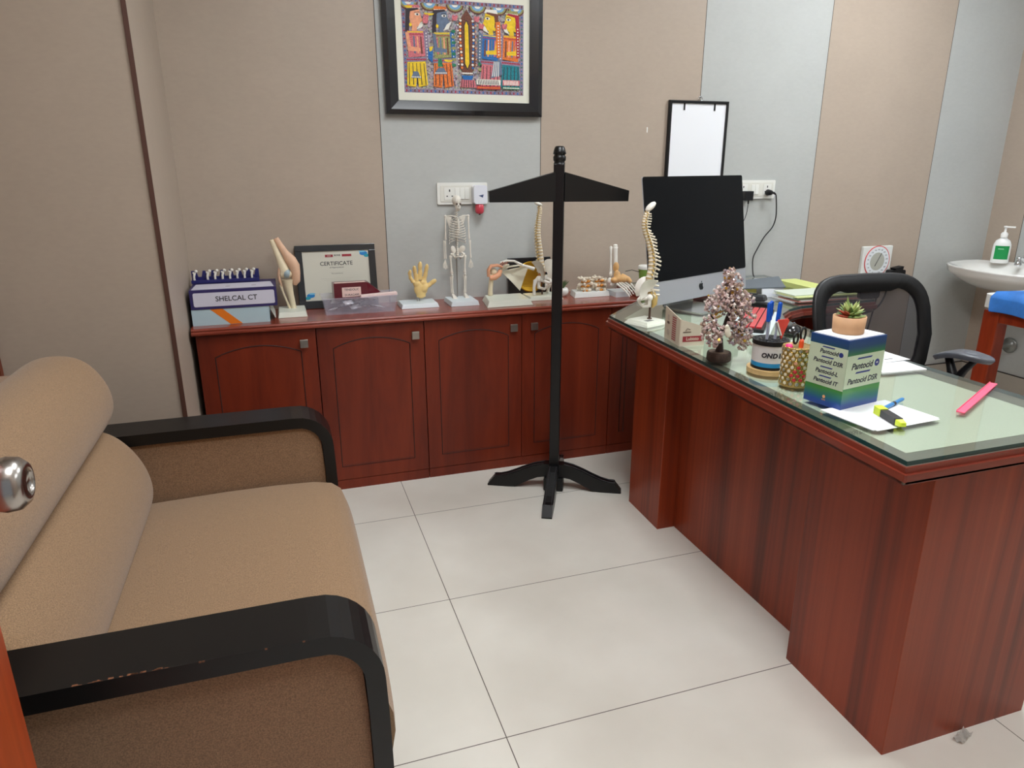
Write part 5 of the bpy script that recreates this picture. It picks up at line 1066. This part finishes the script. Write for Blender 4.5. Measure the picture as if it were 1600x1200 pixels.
# two left figures (peach, slate)
def figure(x, skin, hair, facing_, robe, skirt, shawl, head):
    s = facing_
    sh([(x-60*s, 60), (x+40*s, 60), (x+52*s, 92), (x-70*s, 100)], head); dots(x-58*s, 92, x+46*s, 86, 8, 6, 'white')
    sh([(x-72*s, 96), (x+30*s, 84), (x+40*s, 110), (x-40*s, 130), (x-52*s, 300), (x-84*s, 290)], hair)
    sh([(x-36*s, 118), (x+44*s, 96), (x+52*s, 150), (x+70*s, 196), (x+48*s, 206), (x+44*s, 236), (x+4*s, 252), (x-34*s, 236), (x-44*s, 170)], skin)
    el(x+22*s, 140, 21, 11, 'white'); el(x+24*s, 140, 9, 9, 'line', n=8); sh([(x-2*s, 122), (x+44*s, 116), (x+44*s, 121), (x-2*s, 127)], 'line'); el(x-38*s, 232, 12, 16, 'yellow')
    sh([(x+44*s, 214), (x+20*s, 260), (x-20*s, 268), (x-30*s, 290), (x+60*s, 250), (x+90*s, 180)], 'white')
    sh([(x-24*s, 240), (x+14*s, 245), (x+18*s, 290), (x-28*s, 290)], skin)
    sh([(x-70*s, 286), (x+70*s, 280), (x+84*s, 500), (x-66*s, 520)], robe); dots(x-60*s, 296, x+60*s, 290, 10, 7, 'yellow'); dots(x-55*s, 316, x+62*s, 310, 10, 6, 'red')
    for q in range(4): sh([(x-50*s+q*30*s, 330), (x-38*s+q*30*s, 330), (x-30*s+q*30*s, 480), (x-46*s+q*30*s, 480)], ('rose', 'slate', 'peach', 'brown')[q])
    sh([(x-84*s, 300), (x-56*s, 300), (x-40*s, 420), (x+40*s, 430), (x+40*s, 462), (x-66*s, 460)], skin)
    sh([(x+70*s, 290), (x+104*s, 250), (x+118*s, 500), (x+84*s, 560)], shawl); dots(x+92*s, 300, x+100*s, 520, 9, 6, 'white')
    sh([(x-80*s, 520), (x+84*s, 510), (x+90*s, 548), (x-84*s, 560)], 'lilac'); dots(x-74*s, 538, x+80*s, 530, 11, 8, 'red')
    sh([(x-76*s, 560), (x+80*s, 548), (x+96*s, 760), (x+14*s, 780), (x+6*s, 640), (x-10*s, 780), (x-86*s, 770)], skirt)
    for q in range(5): sh([(x-66*s+q*32*s, 566), (x-60*s+q*32*s, 566), (x-62*s+q*36*s, 760), (x-70*s+q*36*s, 760)], 'line')
figure(110, 'peach', 'line', 1, 'rose', 'yellow', 'lilac', 'rose'); figure(340, 'slate', 'line', 1, 'olive', 'orange', 'blue', 'orange')
sh([(300, 520), (332, 520), (340, 590), (296, 590)], 'green'); sh([(262, 660), (380, 655), (350, 600), (300, 600)], 'slate'); sh([(60, 700), (146, 700), (122, 640), (84, 640)], 'slate'); dots(70, 690, 140, 690, 6, 6, 'white'); dots(274, 648, 370, 644, 8, 6, 'white')
sh([(214, 430), (262, 410), (250, 560), (214, 520)], 'blue'); sh([(224, 420), (262, 410), (250, 450), (228, 460)], 'yellow'); el(232, 124, 44, 20, 'yellow', 0, PI); el(392, 524, 40, 22, 'yellow', 0, PI); el(60, 70, 34, 22, 'yellow', 0, PI)
# central tree
sh([(490, 180), (560, 70), (630, 180), (640, 560), (600, 640), (520, 640), (480, 560)], 'brown')
for q in range(16): el(506-6*math.sin(q/3), 170+q*28, 11, 11, ('white', 'orange')[q % 2], n=8); el(614+6*math.sin(q/3), 170+q*28, 11, 11, ('white', 'blue')[q % 2], n=8); el(482, 186+q*25, 8, 8, ('lilac', 'white')[q % 2], n=6); el(640, 186+q*25, 8, 8, ('lilac', 'peach')[q % 2], n=6)
sh([(534, 210), (556, 160), (582, 210), (588, 560), (560, 612), (530, 560)], 'line'); sh([(541, 214), (556, 176), (573, 214), (578, 552), (560, 596), (540, 552)], 'yellow')
dots(520, 640, 600, 640, 6, 9, 'white'); sh([(505, 660), (615, 660), (600, 700), (525, 700)], 'blue'); sh([(500, 700), (624, 700), (640, 770), (490, 770)], 'rose'); [sh([(506+q*20, 702), (512+q*20, 702), (506+q*22, 768), (498+q*22, 768)], 'line') for q in range(6)]
for q in range(7): el(440, 270+q*50, 20, 14, ('green', 'olive')[q % 2]); el(676, 300+q*50, 20, 14, ('olive', 'green')[q % 2])
# two right figures (yellow faces, looking left)
figure(770, 'yellow', 'brown', -1, 'blue', 'rose', 'slate', 'white'); figure(960, 'yellow', 'red', -1, 'orange', 'teal', 'lilac', 'olive')
sh([(818, 170), (860, 160), (868, 480), (826, 490)], 'orange'); dots(842, 200, 846, 460, 11, 7, 'white'); sh([(1004, 190), (1036, 200), (1040, 480), (1010, 490)], 'red'); dots(1022, 220, 1024, 460, 10, 7, 'white')
sh([(800, 520), (862, 505), (880, 640), (770, 680)], 'slate'); [sh([(800+q*14, 525), (806+q*14, 523), (790+q*18, 660), (782+q*18, 662)], 'white') for q in range(4)]
sh([(640, 690), (860, 690), (860, 740), (640, 740)], 'white'); [sh([(650+q*15, 694), (656+q*15, 694), (664+q*15, 736), (656+q*15, 736)], 'line') for q in range(13)]
sh([(880, 690), (1040, 690), (1040, 740), (880, 740)], 'rose'); [sh([(890+q*14, 694), (896+q*14, 694), (902+q*14, 736), (894+q*14, 736)], 'white') for q in range(10)]
sh([(640, 752), (860, 752), (860, 782), (640, 782)], 'red'); dots(655, 767, 848, 767, 14, 8, 'orange'); sh([(880, 752), (1040, 752), (1040, 776), (880, 776)], 'green'); dots(892, 764, 1030, 764, 10, 7, 'white')
for x, y in ((200, 190), (205, 160), (455, 150), (650, 150), (900, 200), (690, 210)): sh([(x-22, y+26), (x-26, y-14), (x-10, y-26), (x, y-12), (x+12, y-26), (x+26, y-12), (x+14, y+28)], 'rose')
g.obj('painting', pm, t)
# --- switch boards
def socket_cut(g, x, z, y, s=1.0, m=1):
    g.box((x-0.0028*s, y-0.0003, z+0.008*s), (x+0.0028*s, y+0.0002, z+0.018*s), m)
    for dx in (-0.0115, 0.0115): g.box((x+(dx-0.0034)*s, y-0.0003, z-0.013*s), (x+(dx+0.0034)*s, y+0.0002, z-0.0085*s), m)
M_HO = mat('socket_hole', (22, 20, 20), 0.7)
def board(x0, x1, z0, z1, label, sockets, switches):
    t = thing('switch_board', ((x0+x1)/2, YB-0.001, (z0+z1)/2), label, 'switch board', 'white switch boards on the back wall'); I = inv(t)
    G(I).prism(rrect(x0, z0, x1, z1, 0.006), 0, 0.010, 0, tr(0, YB-0.001, 0) @ rotx(PI/2)).obj('plate', M_WHITE, t, bevel=0.002)
    G(I).prism(rrect(x0+0.014, z0+0.012, x1-0.014, z1-0.012, 0.003), 0.010, 0.0125, 0, tr(0, YB-0.001, 0) @ rotx(PI/2)).obj('inner_frame', mat('ivory_plastic', (218, 217, 208), 0.35), t, bevel=0.001)
    for sx_ in sockets:
        zc_ = (z0+z1)/2; g = G(I); g.box((sx_-0.024, YB-0.0155, zc_-0.026), (sx_+0.024, YB-0.0137, zc_+0.026)); socket_cut(g, sx_, zc_, YB-0.0155); g.obj('socket', [M_WHITE, M_HO], t, bevel=0.0)
    for sw in switches:
        zc_ = (z0+z1)/2; G(I).hexa([(sw-0.0105, YB-0.0135, zc_-0.025), (sw+0.0105, YB-0.0135, zc_-0.025), (sw+0.0105, YB-0.0135, zc_+0.025), (sw-0.0105, YB-0.0135, zc_+0.025)], [(sw-0.0095, YB-0.0185, zc_-0.024), (sw+0.0095, YB-0.0185, zc_-0.024), (sw+0.0095, YB-0.0150, zc_+0.024), (sw-0.0095, YB-0.0150, zc_+0.024)]).obj('switch', M_WHITE, t, bevel=0.0008)
board(0.270, 0.500, 1.174, 1.267, 'white switch board on the grey wall under the painting, behind the skeleton', [0.325, 0.452], [0.360, 0.382, 0.404])
board(1.800, 2.050, 1.175, 1.266, 'white switch board right of the computer screen with two black plugs', [1.856, 2.000], [1.915, 1.937])
t = thing('plug_in_vaporiser', (0.455, YB-0.017, 1.21), 'white plug-in mosquito vaporiser with a red bottle in the left switch board', 'vaporiser'); I = inv(t)
G(I).prism(rrect(0.425, 1.176, 0.486, 1.256, 0.012), 0.0, 0.040, 0, tr(0, YB-0.017, 0) @ rotx(PI/2)).prism([(0.446, 1.212), (0.470, 1.217), (0.466, 1.203)], 0.0401, 0.0405, 1, tr(0, YB-0.017, 0) @ rotx(PI/2)).obj('housing', [mat('vaporiser_white', (222, 224, 232), 0.3), mat('window_blue', (70, 86, 120), 0.3)], t, bevel=0.005, seg=3)
G(I).lathe([(0.012, 1.133), (0.017, 1.136), (0.020, 1.142), (0.020, 1.170), (0.014, 1.176)], 20, 0, tr(0.455, YB-0.038, 0)).obj('bottle', mat('bottle_red', (200, 62, 78), 0.2, coat=0.5), t)
G(I).cyl(0.005, 1.128, 1.134, 0, tr(0.455, YB-0.038, 0), 10).obj('bottle_cap', M_BLKPL, t)
def cable(name, pts, r, label): 
    o = G().tube(smooth_path(pts), r, 0, 8).obj(name, M_BLKPL); return tag(o, label, 'cable')
t = thing('plug', (1.86, YB-0.019, 1.20), 'square black power adapter plugged in beside the computer screen', 'power plug'); I = inv(t)
G(I).box((1.842, YB-0.055, 1.168), (1.892, YB-0.019, 1.214)).obj('adapter_body', M_BLKPL, t, bevel=0.003)
G(I).cyl(0.004, 1.150, 1.169, 0, tr(1.874, YB-0.04, 0), 10).obj('strain_relief', M_BLKPL, t)
cable('adapter_cable', [(1.874, YB-0.040, 1.149), (1.872, YB-0.036, 1.10), (1.855, YB-0.030, 1.05), (1.80, YB-0.025, 0.98), (1.72, YB-0.022, 0.90), (1.66, YB-0.022, 0.79)], 0.0018, 'thin black adapter cable running down behind the right edge of the screen')
t = thing('plug', (2.0, YB-0.019, 1.21), 'rounded black plug with a trailing cord at the right end of the switch board', 'power plug'); I = inv(t)
G(I).lathe([(0.015, 0), (0.016, 0.004), (0.012, 0.03), (0.006, 0.036)], 14, 0, tr(2.0, YB-0.0195, 1.205) @ rotx(PI/2)).tube([(2.0, YB-0.045, 1.205), (2.02, YB-0.045, 1.203), (2.035, YB-0.042, 1.196)], [0.009, 0.006, 0.004], 0, 8).obj('plug_body', M_BLKPL, t)
cable('power_cord', [(2.037, YB-0.042, 1.193), (2.052, YB-0.035, 1.14), (2.060, YB-0.03, 1.08), (2.045, YB-0.03, 1.03), (2.00, YB-0.03, 0.98), (1.965, YB-0.03, 0.92), (1.940, YB-0.035, 0.87), (1.930, YB-0.06, 0.80), (1.925, YB-0.08, ZD+0.004)], 0.0032, 'black power cord hanging in a bend from the plug to the desk')
# --- hanging white board
t = thing('viewing_board', (1.557, YB-0.002, 1.28), 'white panel in a thin black frame hung on the wall above the screen', 'hanging board'); I = inv(t)
bx0, bx1, bz0, bz1 = 1.401, 1.728, 1.19, 1.634
g = G(I); frame_bars(g, bx0, bx1, bz0, bz1, 0.013, YB-0.003, YB-0.020, YB-0.018); g.obj('frame', M_BLKPL, t)
G(I).box((bx0+0.012, YB-0.012, bz0+0.012), (bx1-0.012, YB-0.008, bz1-0.012)).obj('panel', mat('board_white', (240, 242, 246), 0.35), t)
for x in (1.483, 1.650): G(I).box((x-0.004, YB-0.0145, bz1-0.044), (x+0.004, YB-0.0125, bz1-0.012)).obj('clip', M_BLKPL, t)
G(I).tube([(1.568+0.011*math.cos(a), YB-0.010, bz1+0.007+0.012*math.sin(a)) for a in [k*PI/8 for k in range(16)]], 0.0016, 0, 6, closed=True).obj('hanging_ring', M_CHROME, t)
# --- wall blood-pressure dial
t = thing('blood_pressure_gauge', (2.790, YB-0.002, 0.83), 'square white wall blood-pressure gauge with a red-ringed round dial behind the chair', 'blood pressure gauge'); I = inv(t)
Fd = tr(2.782, YB-0.022, 0.820) @ rotx(PI/2)
G(I).box((2.678, YB-0.022, 0.722), (2.886, YB-0.001, 0.905)).obj('housing', mat('gauge_white', (226, 230, 226), 0.3, coat=0.3), t, bevel=0.004)
g = G(I @ Fd); g.cyl(0.088, 0, 0.003, 0, None, 48); g.cyl(0.083, 0.003, 0.0034, 1, None, 48); g.cyl(0.050, 0.0034, 0.0037, 2, None, 40)
for k in range(17):
    a = math.radians(-110-k*20); a = math.radians(250-k*20); g.text(str(k*20), 0.011, tr(0.066*math.cos(a), 0.066*math.sin(a), 0.0036), 3, 0.0001)
g.obj('dial', [mat('ring_red', (214, 90, 90), 0.4), mat('dial_white', (228, 234, 238), 0.35), mat('dial_grey', (178, 180, 170), 0.4), mat('digits', (70, 76, 84), 0.5)], t)
G(I @ Fd @ tr(0, 0, 0.004) @ rotz(2.65)).hexa([(-0.0022,-0.05,0),(0.0022,-0.05,0),(0.0022,0.03,0),(-0.0022,0.03,0)], [(-0.0005,-0.052,0.001),(0.0005,-0.052,0.001),(0.0022,0.03,0.001),(-0.0022,0.03,0.001)]).obj('needle', M_INK, t)
o = G().tube(smooth_path([(2.86, YB-0.03, 0.720), (2.87, YB-0.035, 0.64), (2.82, YB-0.04, 0.56), (2.73, YB-0.04, 0.53), (2.65, YB-0.04, 0.56), (2.63, YB-0.04, 0.64), (2.70, YB-0.035, 0.70), (2.71, YB-0.03, 0.720)]), 0.005, 0, 8).tube(smooth_path([(2.80, YB-0.03, 0.720), (2.80, YB-0.04, 0.60), (2.775, YB-0.04, 0.45), (2.75, YB-0.04, 0.30), (2.74, YB-0.05, 0.20)]), 0.005, 0, 8).obj('rubber_tube', M_BLKPL); o.parent = t; o.matrix_parent_inverse = inv(t)
g = G(tr(2.905, YB-0.05, 0.76)); g.prism(rrect(-0.055, -0.03, 0.05, 0.012, 0.012), -0.02, 0.02, 0, rotx(PI/2)); g.prism([(-0.02, 0.01), (0.03, 0.012), (0.035, 0.032), (-0.03, 0.022)], -0.018, 0.018, 0, rotx(PI/2)); o = g.obj('cuff', M_BLKPL, bevel=0.004); o.parent = t; o.matrix_parent_inverse = inv(t)

# ================================================================ office chair
ch = thing('office_chair', (1.688, -0.58, 0), 'black office chair with a mesh backrest and grey-topped armrests behind the desk', 'office chair', rz=-0.06)
# local: +y is behind the sitter; backrest plane y = 0.13
MM = mesh_mat('chair_mesh', (40, 37, 42), 0.20)
def bk_out(n=40, sc=1.0):
    out = []
    for i in range(n):
        a = 2*PI*i/n; c_, s_ = math.cos(a), math.sin(a); e = 0.42
        x = (abs(c_)**e)*(1 if c_ >= 0 else -1); z = (abs(s_)**e)*(1 if s_ >= 0 else -1)
        w = 0.256 if z > 0 else 0.256-0.06*abs(z)**1.5
        out.append((x*w*sc, z*0.222*sc))
    return out
def back_pt(x, z): return (x, 0.13+0.35*(x*x)*-1.0+0.02*(1-(z/0.22)**2)*-1+0.05*(z/0.22), 0.715+z)
oo = bk_out(); ci = [(x*0.83+0.0, z*0.80-0.002+(-0.012 if z > 0.1 and abs(x) < 0.12 else 0)) for x, z in oo]
g = G()
n = len(oo); vs = []
for ring, dy in ((oo, -0.014), (ci, -0.011), (ci, 0.006), (oo, 0.010)): vs += [tuple(Vector(back_pt(x, z))+Vector((0, dy, 0))) for x, z in ring]
g.add(vs, [(r*n+i, r*n+(i+1)%n, ((r+1)%4)*n+(i+1)%n, ((r+1)%4)*n+i) for r in range(4) for i in range(n)], 0, True)
g.tube([back_pt(x*0.985, z*0.985) for x, z in oo], 0.011, 1, 8, closed=True)
g.obj('backrest_frame', [mat('frame_black_matt', (13, 13, 14), 0.6, spec=0.3), mat('frame_edge', (30, 30, 32), 0.45)], ch)
g = G(); g.add([tuple(Vector(back_pt(x*1.02, z*1.02))+Vector((0, -0.002, 0))) for x, z in ci]+[tuple(Vector(back_pt(x*0.5, z*0.5))+Vector((0, -0.002, 0))) for x, z in ci]+[back_pt(0, 0)], [(i, (i+1)%n, n+(i+1)%n, n+i) for i in range(n)]+[(n+i, n+(i+1)%n, 2*n) for i in range(n)], 0, True)
g.obj('mesh_back', MM, ch)
G().prism(rrect(-0.045, -0.05, 0.045, 0.01, 0.012), -0.012, 0.004, 0, tr(0.03, 0.175, 0.895) @ rotx(PI/2)).obj('hanger_bracket', M_BLKPL, ch, bevel=0.003)
G().tube([(0, 0.20, 0.60), (0, 0.21, 0.50), (0, 0.16, 0.43), (0, 0.02, 0.41)], [0.03, 0.03, 0.03, 0.035], 0, 10, flat=0.5).obj('back_support', M_BLKPL, ch)
def seatf(u, v):
    x = -0.24+0.48*u; y = -0.36+0.44*v; e = min(u, 1-u, v, 1-v); return (x*(1-0.05*(1-v)), y, 0.47-0.02*max(0, (0.12-v))*8+0.012*math.sin(PI*u))
g = G(); g.prism(rrect(-0.24, -0.36, 0.24, 0.08, 0.06), 0.43, 0.475); g.obj('seat', mat('seat_black', (26, 26, 28), 0.85), ch, bevel=0.018, seg=4)
M_PADG = mat('pad_grey', (92, 95, 102), 0.38, coat=0.2)
for s_ in (-1, 1):
    ax = 0.325*s_
    up_z = 0.652
    g = G(tr(ax+0.005, -0.015, up_z) @ rotz(0.42 if s_ > 0 else -0.1))
    # pad: long oval, rounded top
    def pad(u, v):
        a = 2*PI*u; y = 0.105*math.sin(a)*(1.0); x = 0.047*math.cos(a)*(1-0.25*math.sin(a)); k = 1-0.0*v
        z = [(-0.012, 0.9), (0.0, 1.0), (0.008, 0.97), (0.012, 0.8), (0.013, 0.0)]
        q = v*4; i = min(int(q), 3); t_ = q-i; zz = z[i][0]+(z[i+1][0]-z[i][0])*t_; kk = z[i][1]+(z[i+1][1]-z[i][1])*t_
        return (x*kk, y*kk, zz-0.030*(y/0.105)**2*(1 if y > 0 else 0.3))
    g.grid(pad, 32, 8, 0, flip=False); ar = g.obj('armrest_pad', M_PADG, ch)
    g = G(); y0 = -0.01
    g.tube([(ax, y0+0.06, up_z-0.012), (ax-0.005*s_, y0+0.03, up_z-0.06), (ax-0.01*s_, y0, up_z-0.11), (ax-0.02*s_, y0, 0.46), (ax-0.10*s_, y0, 0.42)], [0.014, 0.016, 0.022, 0.022, 0.016], 0, 8)
    g.tube([(ax, y0-0.06, up_z-0.012), (ax-0.005*s_, y0-0.03, up_z-0.055), (ax-0.01*s_, y0, up_z-0.11)], [0.012, 0.013, 0.018], 0, 8)
    g.obj('armrest_support', M_BLKPL, ch)
G().cyl(0.028, 0.10, 0.43, 0, tr(0, -0.12, 0)).obj('gas_column', M_BLKPL, ch)
for k in range(5):
    a = k*2*PI/5+0.3; M = tr(0, -0.12, 0) @ rotz(a)
    G(M).hexa([(0.02,-0.025,0.075),(0.30,-0.014,0.065),(0.30,0.014,0.065),(0.02,0.025,0.075)], [(0.02,-0.022,0.115),(0.30,-0.010,0.085),(0.30,0.010,0.085),(0.02,0.022,0.115)]).obj('base_leg', M_BLKPL, ch, bevel=0.004)
    G(M @ tr(0.285, 0, 0.03) @ rotx(PI/2)).lathe([(0.022, -0.022), (0.029, -0.016), (0.029, 0.016), (0.022, 0.022)], 18).cyl(0.006, 0.0, 0.001).obj('castor', M_BLKPL, ch)

# ================================================================ wash basin corner
bs = thing('wash_basin', (3.35, 0.27, 0.60), 'white ceramic wash basin fixed to the right wall in the far corner', 'wash basin'); I = inv(bs)
M_CER = mat('ceramic', (232, 232, 228), 0.12, coat=0.6)
bo = [(XR-0.012, 0.585), (3.40, 0.590), (3.24, 0.560), (3.14, 0.47), (3.085, 0.30), (3.075, 0.12), (3.11, -0.02), (3.25, -0.09), (3.42, -0.10), (XR-0.012, -0.10)]
n = len(bo); cxb, cyb = 3.36, 0.25
def ringb(k, z, dx=0.0): return [((x-cxb)*k+cxb+dx, (y-cyb)*k+cyb, z) for x, y in bo]
g = G(I)
rings = [ringb(0.30, 0.66, 0.10), ringb(0.55, 0.672, 0.06), ringb(0.80, 0.715, 0.02), ringb(0.93, 0.755, 0.004), ringb(0.975, 0.765), ringb(0.985, 0.790), ringb(1.0, 0.796), ringb(1.0, 0.806), ringb(0.97, 0.808), ringb(0.90, 0.800, -0.004), ringb(0.74, 0.792, -0.03), ringb(0.62, 0.745, -0.03), ringb(0.40, 0.700, -0.03), ringb(0.12, 0.69, -0.03)]
vs = sum(rings, []); vs = [(min(x, XR-0.012), y, z) for x, y, z in vs]
g.add(vs, [(r*n+i, (r+1)*n+i, (r+1)*n+(i+1)%n, r*n+(i+1)%n) for r in range(len(rings)-1) for i in range(n)]+[tuple(range(n)), tuple((len(rings)-1)*n+i for i in range(n-1, -1, -1))], 0, True)
g.obj('basin', M_CER, bs, subsurf=1)
t = thing('faucet', (3.52, 0.205, 0.806), 'chrome pillar tap at the back of the wash basin', 'faucet')
G(Matrix.Scale(1.3, 4)).lathe([(0.024, 0), (0.024, 0.006), (0.018, 0.010), (0.018, 0.075), (0.021, 0.08), (0.021, 0.095), (0.012, 0.105), (0, 0.106)], 20).tube([(0, 0, 0.055), (-0.05, 0, 0.062), (-0.10, 0, 0.050), (-0.115, 0, 0.035)], [0.013, 0.012, 0.011, 0.011], 0, 12).obj('tap_body', M_CHROME, t)
G(Matrix.Scale(1.3, 4)).tube([(0, 0, 0.10), (-0.03, 0, 0.125), (-0.06, 0, 0.130)], [0.008, 0.007, 0.006], 0, 10).obj('lever', M_CHROME, t)
o = G(tr(3.45, 0.290, 0.806)).lathe([(0.016, 0), (0.018, 0.01), (0.012, 0.02), (0.010, 0.035), (0.013, 0.045), (0.0, 0.05)], 16).obj('drain_knob', M_CHROME); o.parent = t; o.matrix_parent_inverse = inv(t)
t = thing('soap_bottle', (3.47, 0.415, 0.8065), 'white pump soap bottle with a green label standing on the wash basin', 'soap bottle', rz=-0.80)
G(Matrix.Diagonal((1, 0.62, 1, 1))).lathe([(0.040, 0), (0.044, 0.005), (0.044, 0.085), (0.042, 0.105), (0.034, 0.125), (0.016, 0.138), (0.014, 0.145)], 28).obj('bottle', mat('bottle_white', (234, 236, 234), 0.3), t)
g = G(); g.grid(lambda u, v: (0.0446*math.sin(-0.85+1.7*u), -0.0446*0.62*math.cos(-0.85+1.7*u), 0.022+0.075*v), 12, 2, 0); g.box((-0.02, -0.0283, 0.078), (0.008, -0.0279, 0.082), 1); g.obj('label', [mat('label_green', (22, 142, 74), 0.35), mat('label_pale', (150, 210, 170), 0.4)], t)
G().lathe([(0.017, 0.142), (0.018, 0.162), (0.012, 0.170), (0.006, 0.172), (0.006, 0.195), (0.010, 0.197), (0.010, 0.205), (0, 0.206)], 18).box((-0.006, -0.006, 0.196), (0.045, 0.006, 0.204)).obj('pump', mat('pump_white', (238, 238, 234), 0.3), t)
t = thing('angle_valve', (XR-0.0095, 0.345, 0.33), 'grey water pipe stub with a round wall flange under the wash basin', 'pipe fitting'); I = inv(t)
M_PIPE = mat('dull_steel', (132, 134, 130), 0.35, metal=0.6)
G(I @ tr(XR-0.0095, 0.345, 0.33) @ roty(-PI/2)).lathe([(0.045, 0), (0.045, 0.006), (0.036, 0.010), (0.018, 0.014), (0.016, 0.12), (0.021, 0.125), (0.021, 0.15), (0.0, 0.152)], 24).obj('pipe', M_PIPE, t)
G(I @ tr(XR-0.14, 0.345, 0.33)).cyl(0.012, -0.05, 0.035, 0, rotx(0.2)).obj('valve_stem', M_PIPE, t)

# ================================================================ examination couch
cc = thing('examination_couch', (3.0, -0.62, 0), 'red-brown wooden examination couch frame right of the chair', 'examination couch'); I = inv(cc)
cx0, cx1, cy0, cy1 = 2.665, 3.30, -2.05, -0.165
for x0_, y0_ in ((cx0, cy1-0.075), (cx1-0.07, cy1-0.075), (cx0, cy0), (cx1-0.07, cy0)): G(I).box((x0_, y0_, 0), (x0_+0.07, y0_+0.075, 0.700)).obj('leg', WOOD_COUCH, cc, bevel=0.004)
for a, b in (((cx0+0.008, cy0+0.075, 0.648), (cx0+0.045, cy1-0.075, 0.702)), ((cx1-0.045, cy0+0.075, 0.648), (cx1-0.008, cy1-0.075, 0.702)), ((cx0+0.07, cy1-0.045, 0.648), (cx1-0.07, cy1-0.008, 0.702)), ((cx0+0.07, cy0+0.008, 0.648), (cx1-0.07, cy0+0.045, 0.702))): G(I).box(a, b).obj('rail', WOOD_COUCH, cc, bevel=0.003)
G(I).box((cx0+0.02, cy0+0.02, 0.7025), (cx1-0.02, cy1-0.02, 0.712)).obj('top_board', WOOD_COUCH, cc)
WS = mat('white_sheet', (222, 222, 216), 0.85, bump=(30, 0.6)); BS = mat('blue_drape', (48, 116, 196), 0.6, noise=(14, 0.22), bump=(24, 1.0))
o = G().prism(rrect(cx0-0.012, cy0, cx1, cy1+0.012, 0.04), 0.7125, 0.772).obj('mattress', WS, bevel=0.022, seg=4); tag(o, 'white-sheeted mattress on the wooden examination couch', 'mattress')
def drape(u, v):
    y = -0.212-0.75*u+0.01*math.sin(6*v)
    if v < 0.25: k = v/0.25; return (cx0-0.022-0.006*(1-k)*(1+math.sin(26*y)), y, 0.700+0.066*k+0.004*math.sin(17*y))
    k = (v-0.25)/0.75; x = cx0-0.022+0.55*k; r = min(1, k/0.06)
    return (x, y, 0.766+0.018*math.sin(r*PI/2)+(0.006*math.sin(9*x+14*y)+0.005*math.sin(31*y+11*x)+0.006)*r)
g = G(); g.grid(drape, 30, 24, 0, flip=True); g.grid(lambda u, v: tuple(Vector(drape(u, v))-Vector((-0.003, 0, 0.003))), 30, 24, 0)
tag(g.obj('blue_drape', BS), 'crumpled bright blue cloth spread over the white couch mattress', 'cloth')

# crumpled bit of clear tape on the floor by the desk
rr = random.Random(4); g = G(tr(1.058, -1.552, 0.0005) @ rotz(0.3))
g.grid(lambda u, v: ((u-0.5)*0.055, (v-0.5)*0.022, 0.006+0.006*math.sin(17*u+3*v)*math.sin(9*v+5*u)), 14, 6, 0); g.grid(lambda u, v: ((u-0.5)*0.055, (v-0.5)*0.022, 0.0055+0.006*math.sin(17*u+3*v)*math.sin(9*v+5*u)), 14, 6, 0, flip=True)
g.v = [(x, y, max(z, 0.0003)) for x, y, z in g.v]
tag(g.obj('tape_scrap', mat('clear_scrap', (196, 192, 184), 0.25, alpha=0.6)), 'small crumpled scrap of clear tape on the floor against the desk side', 'scrap')
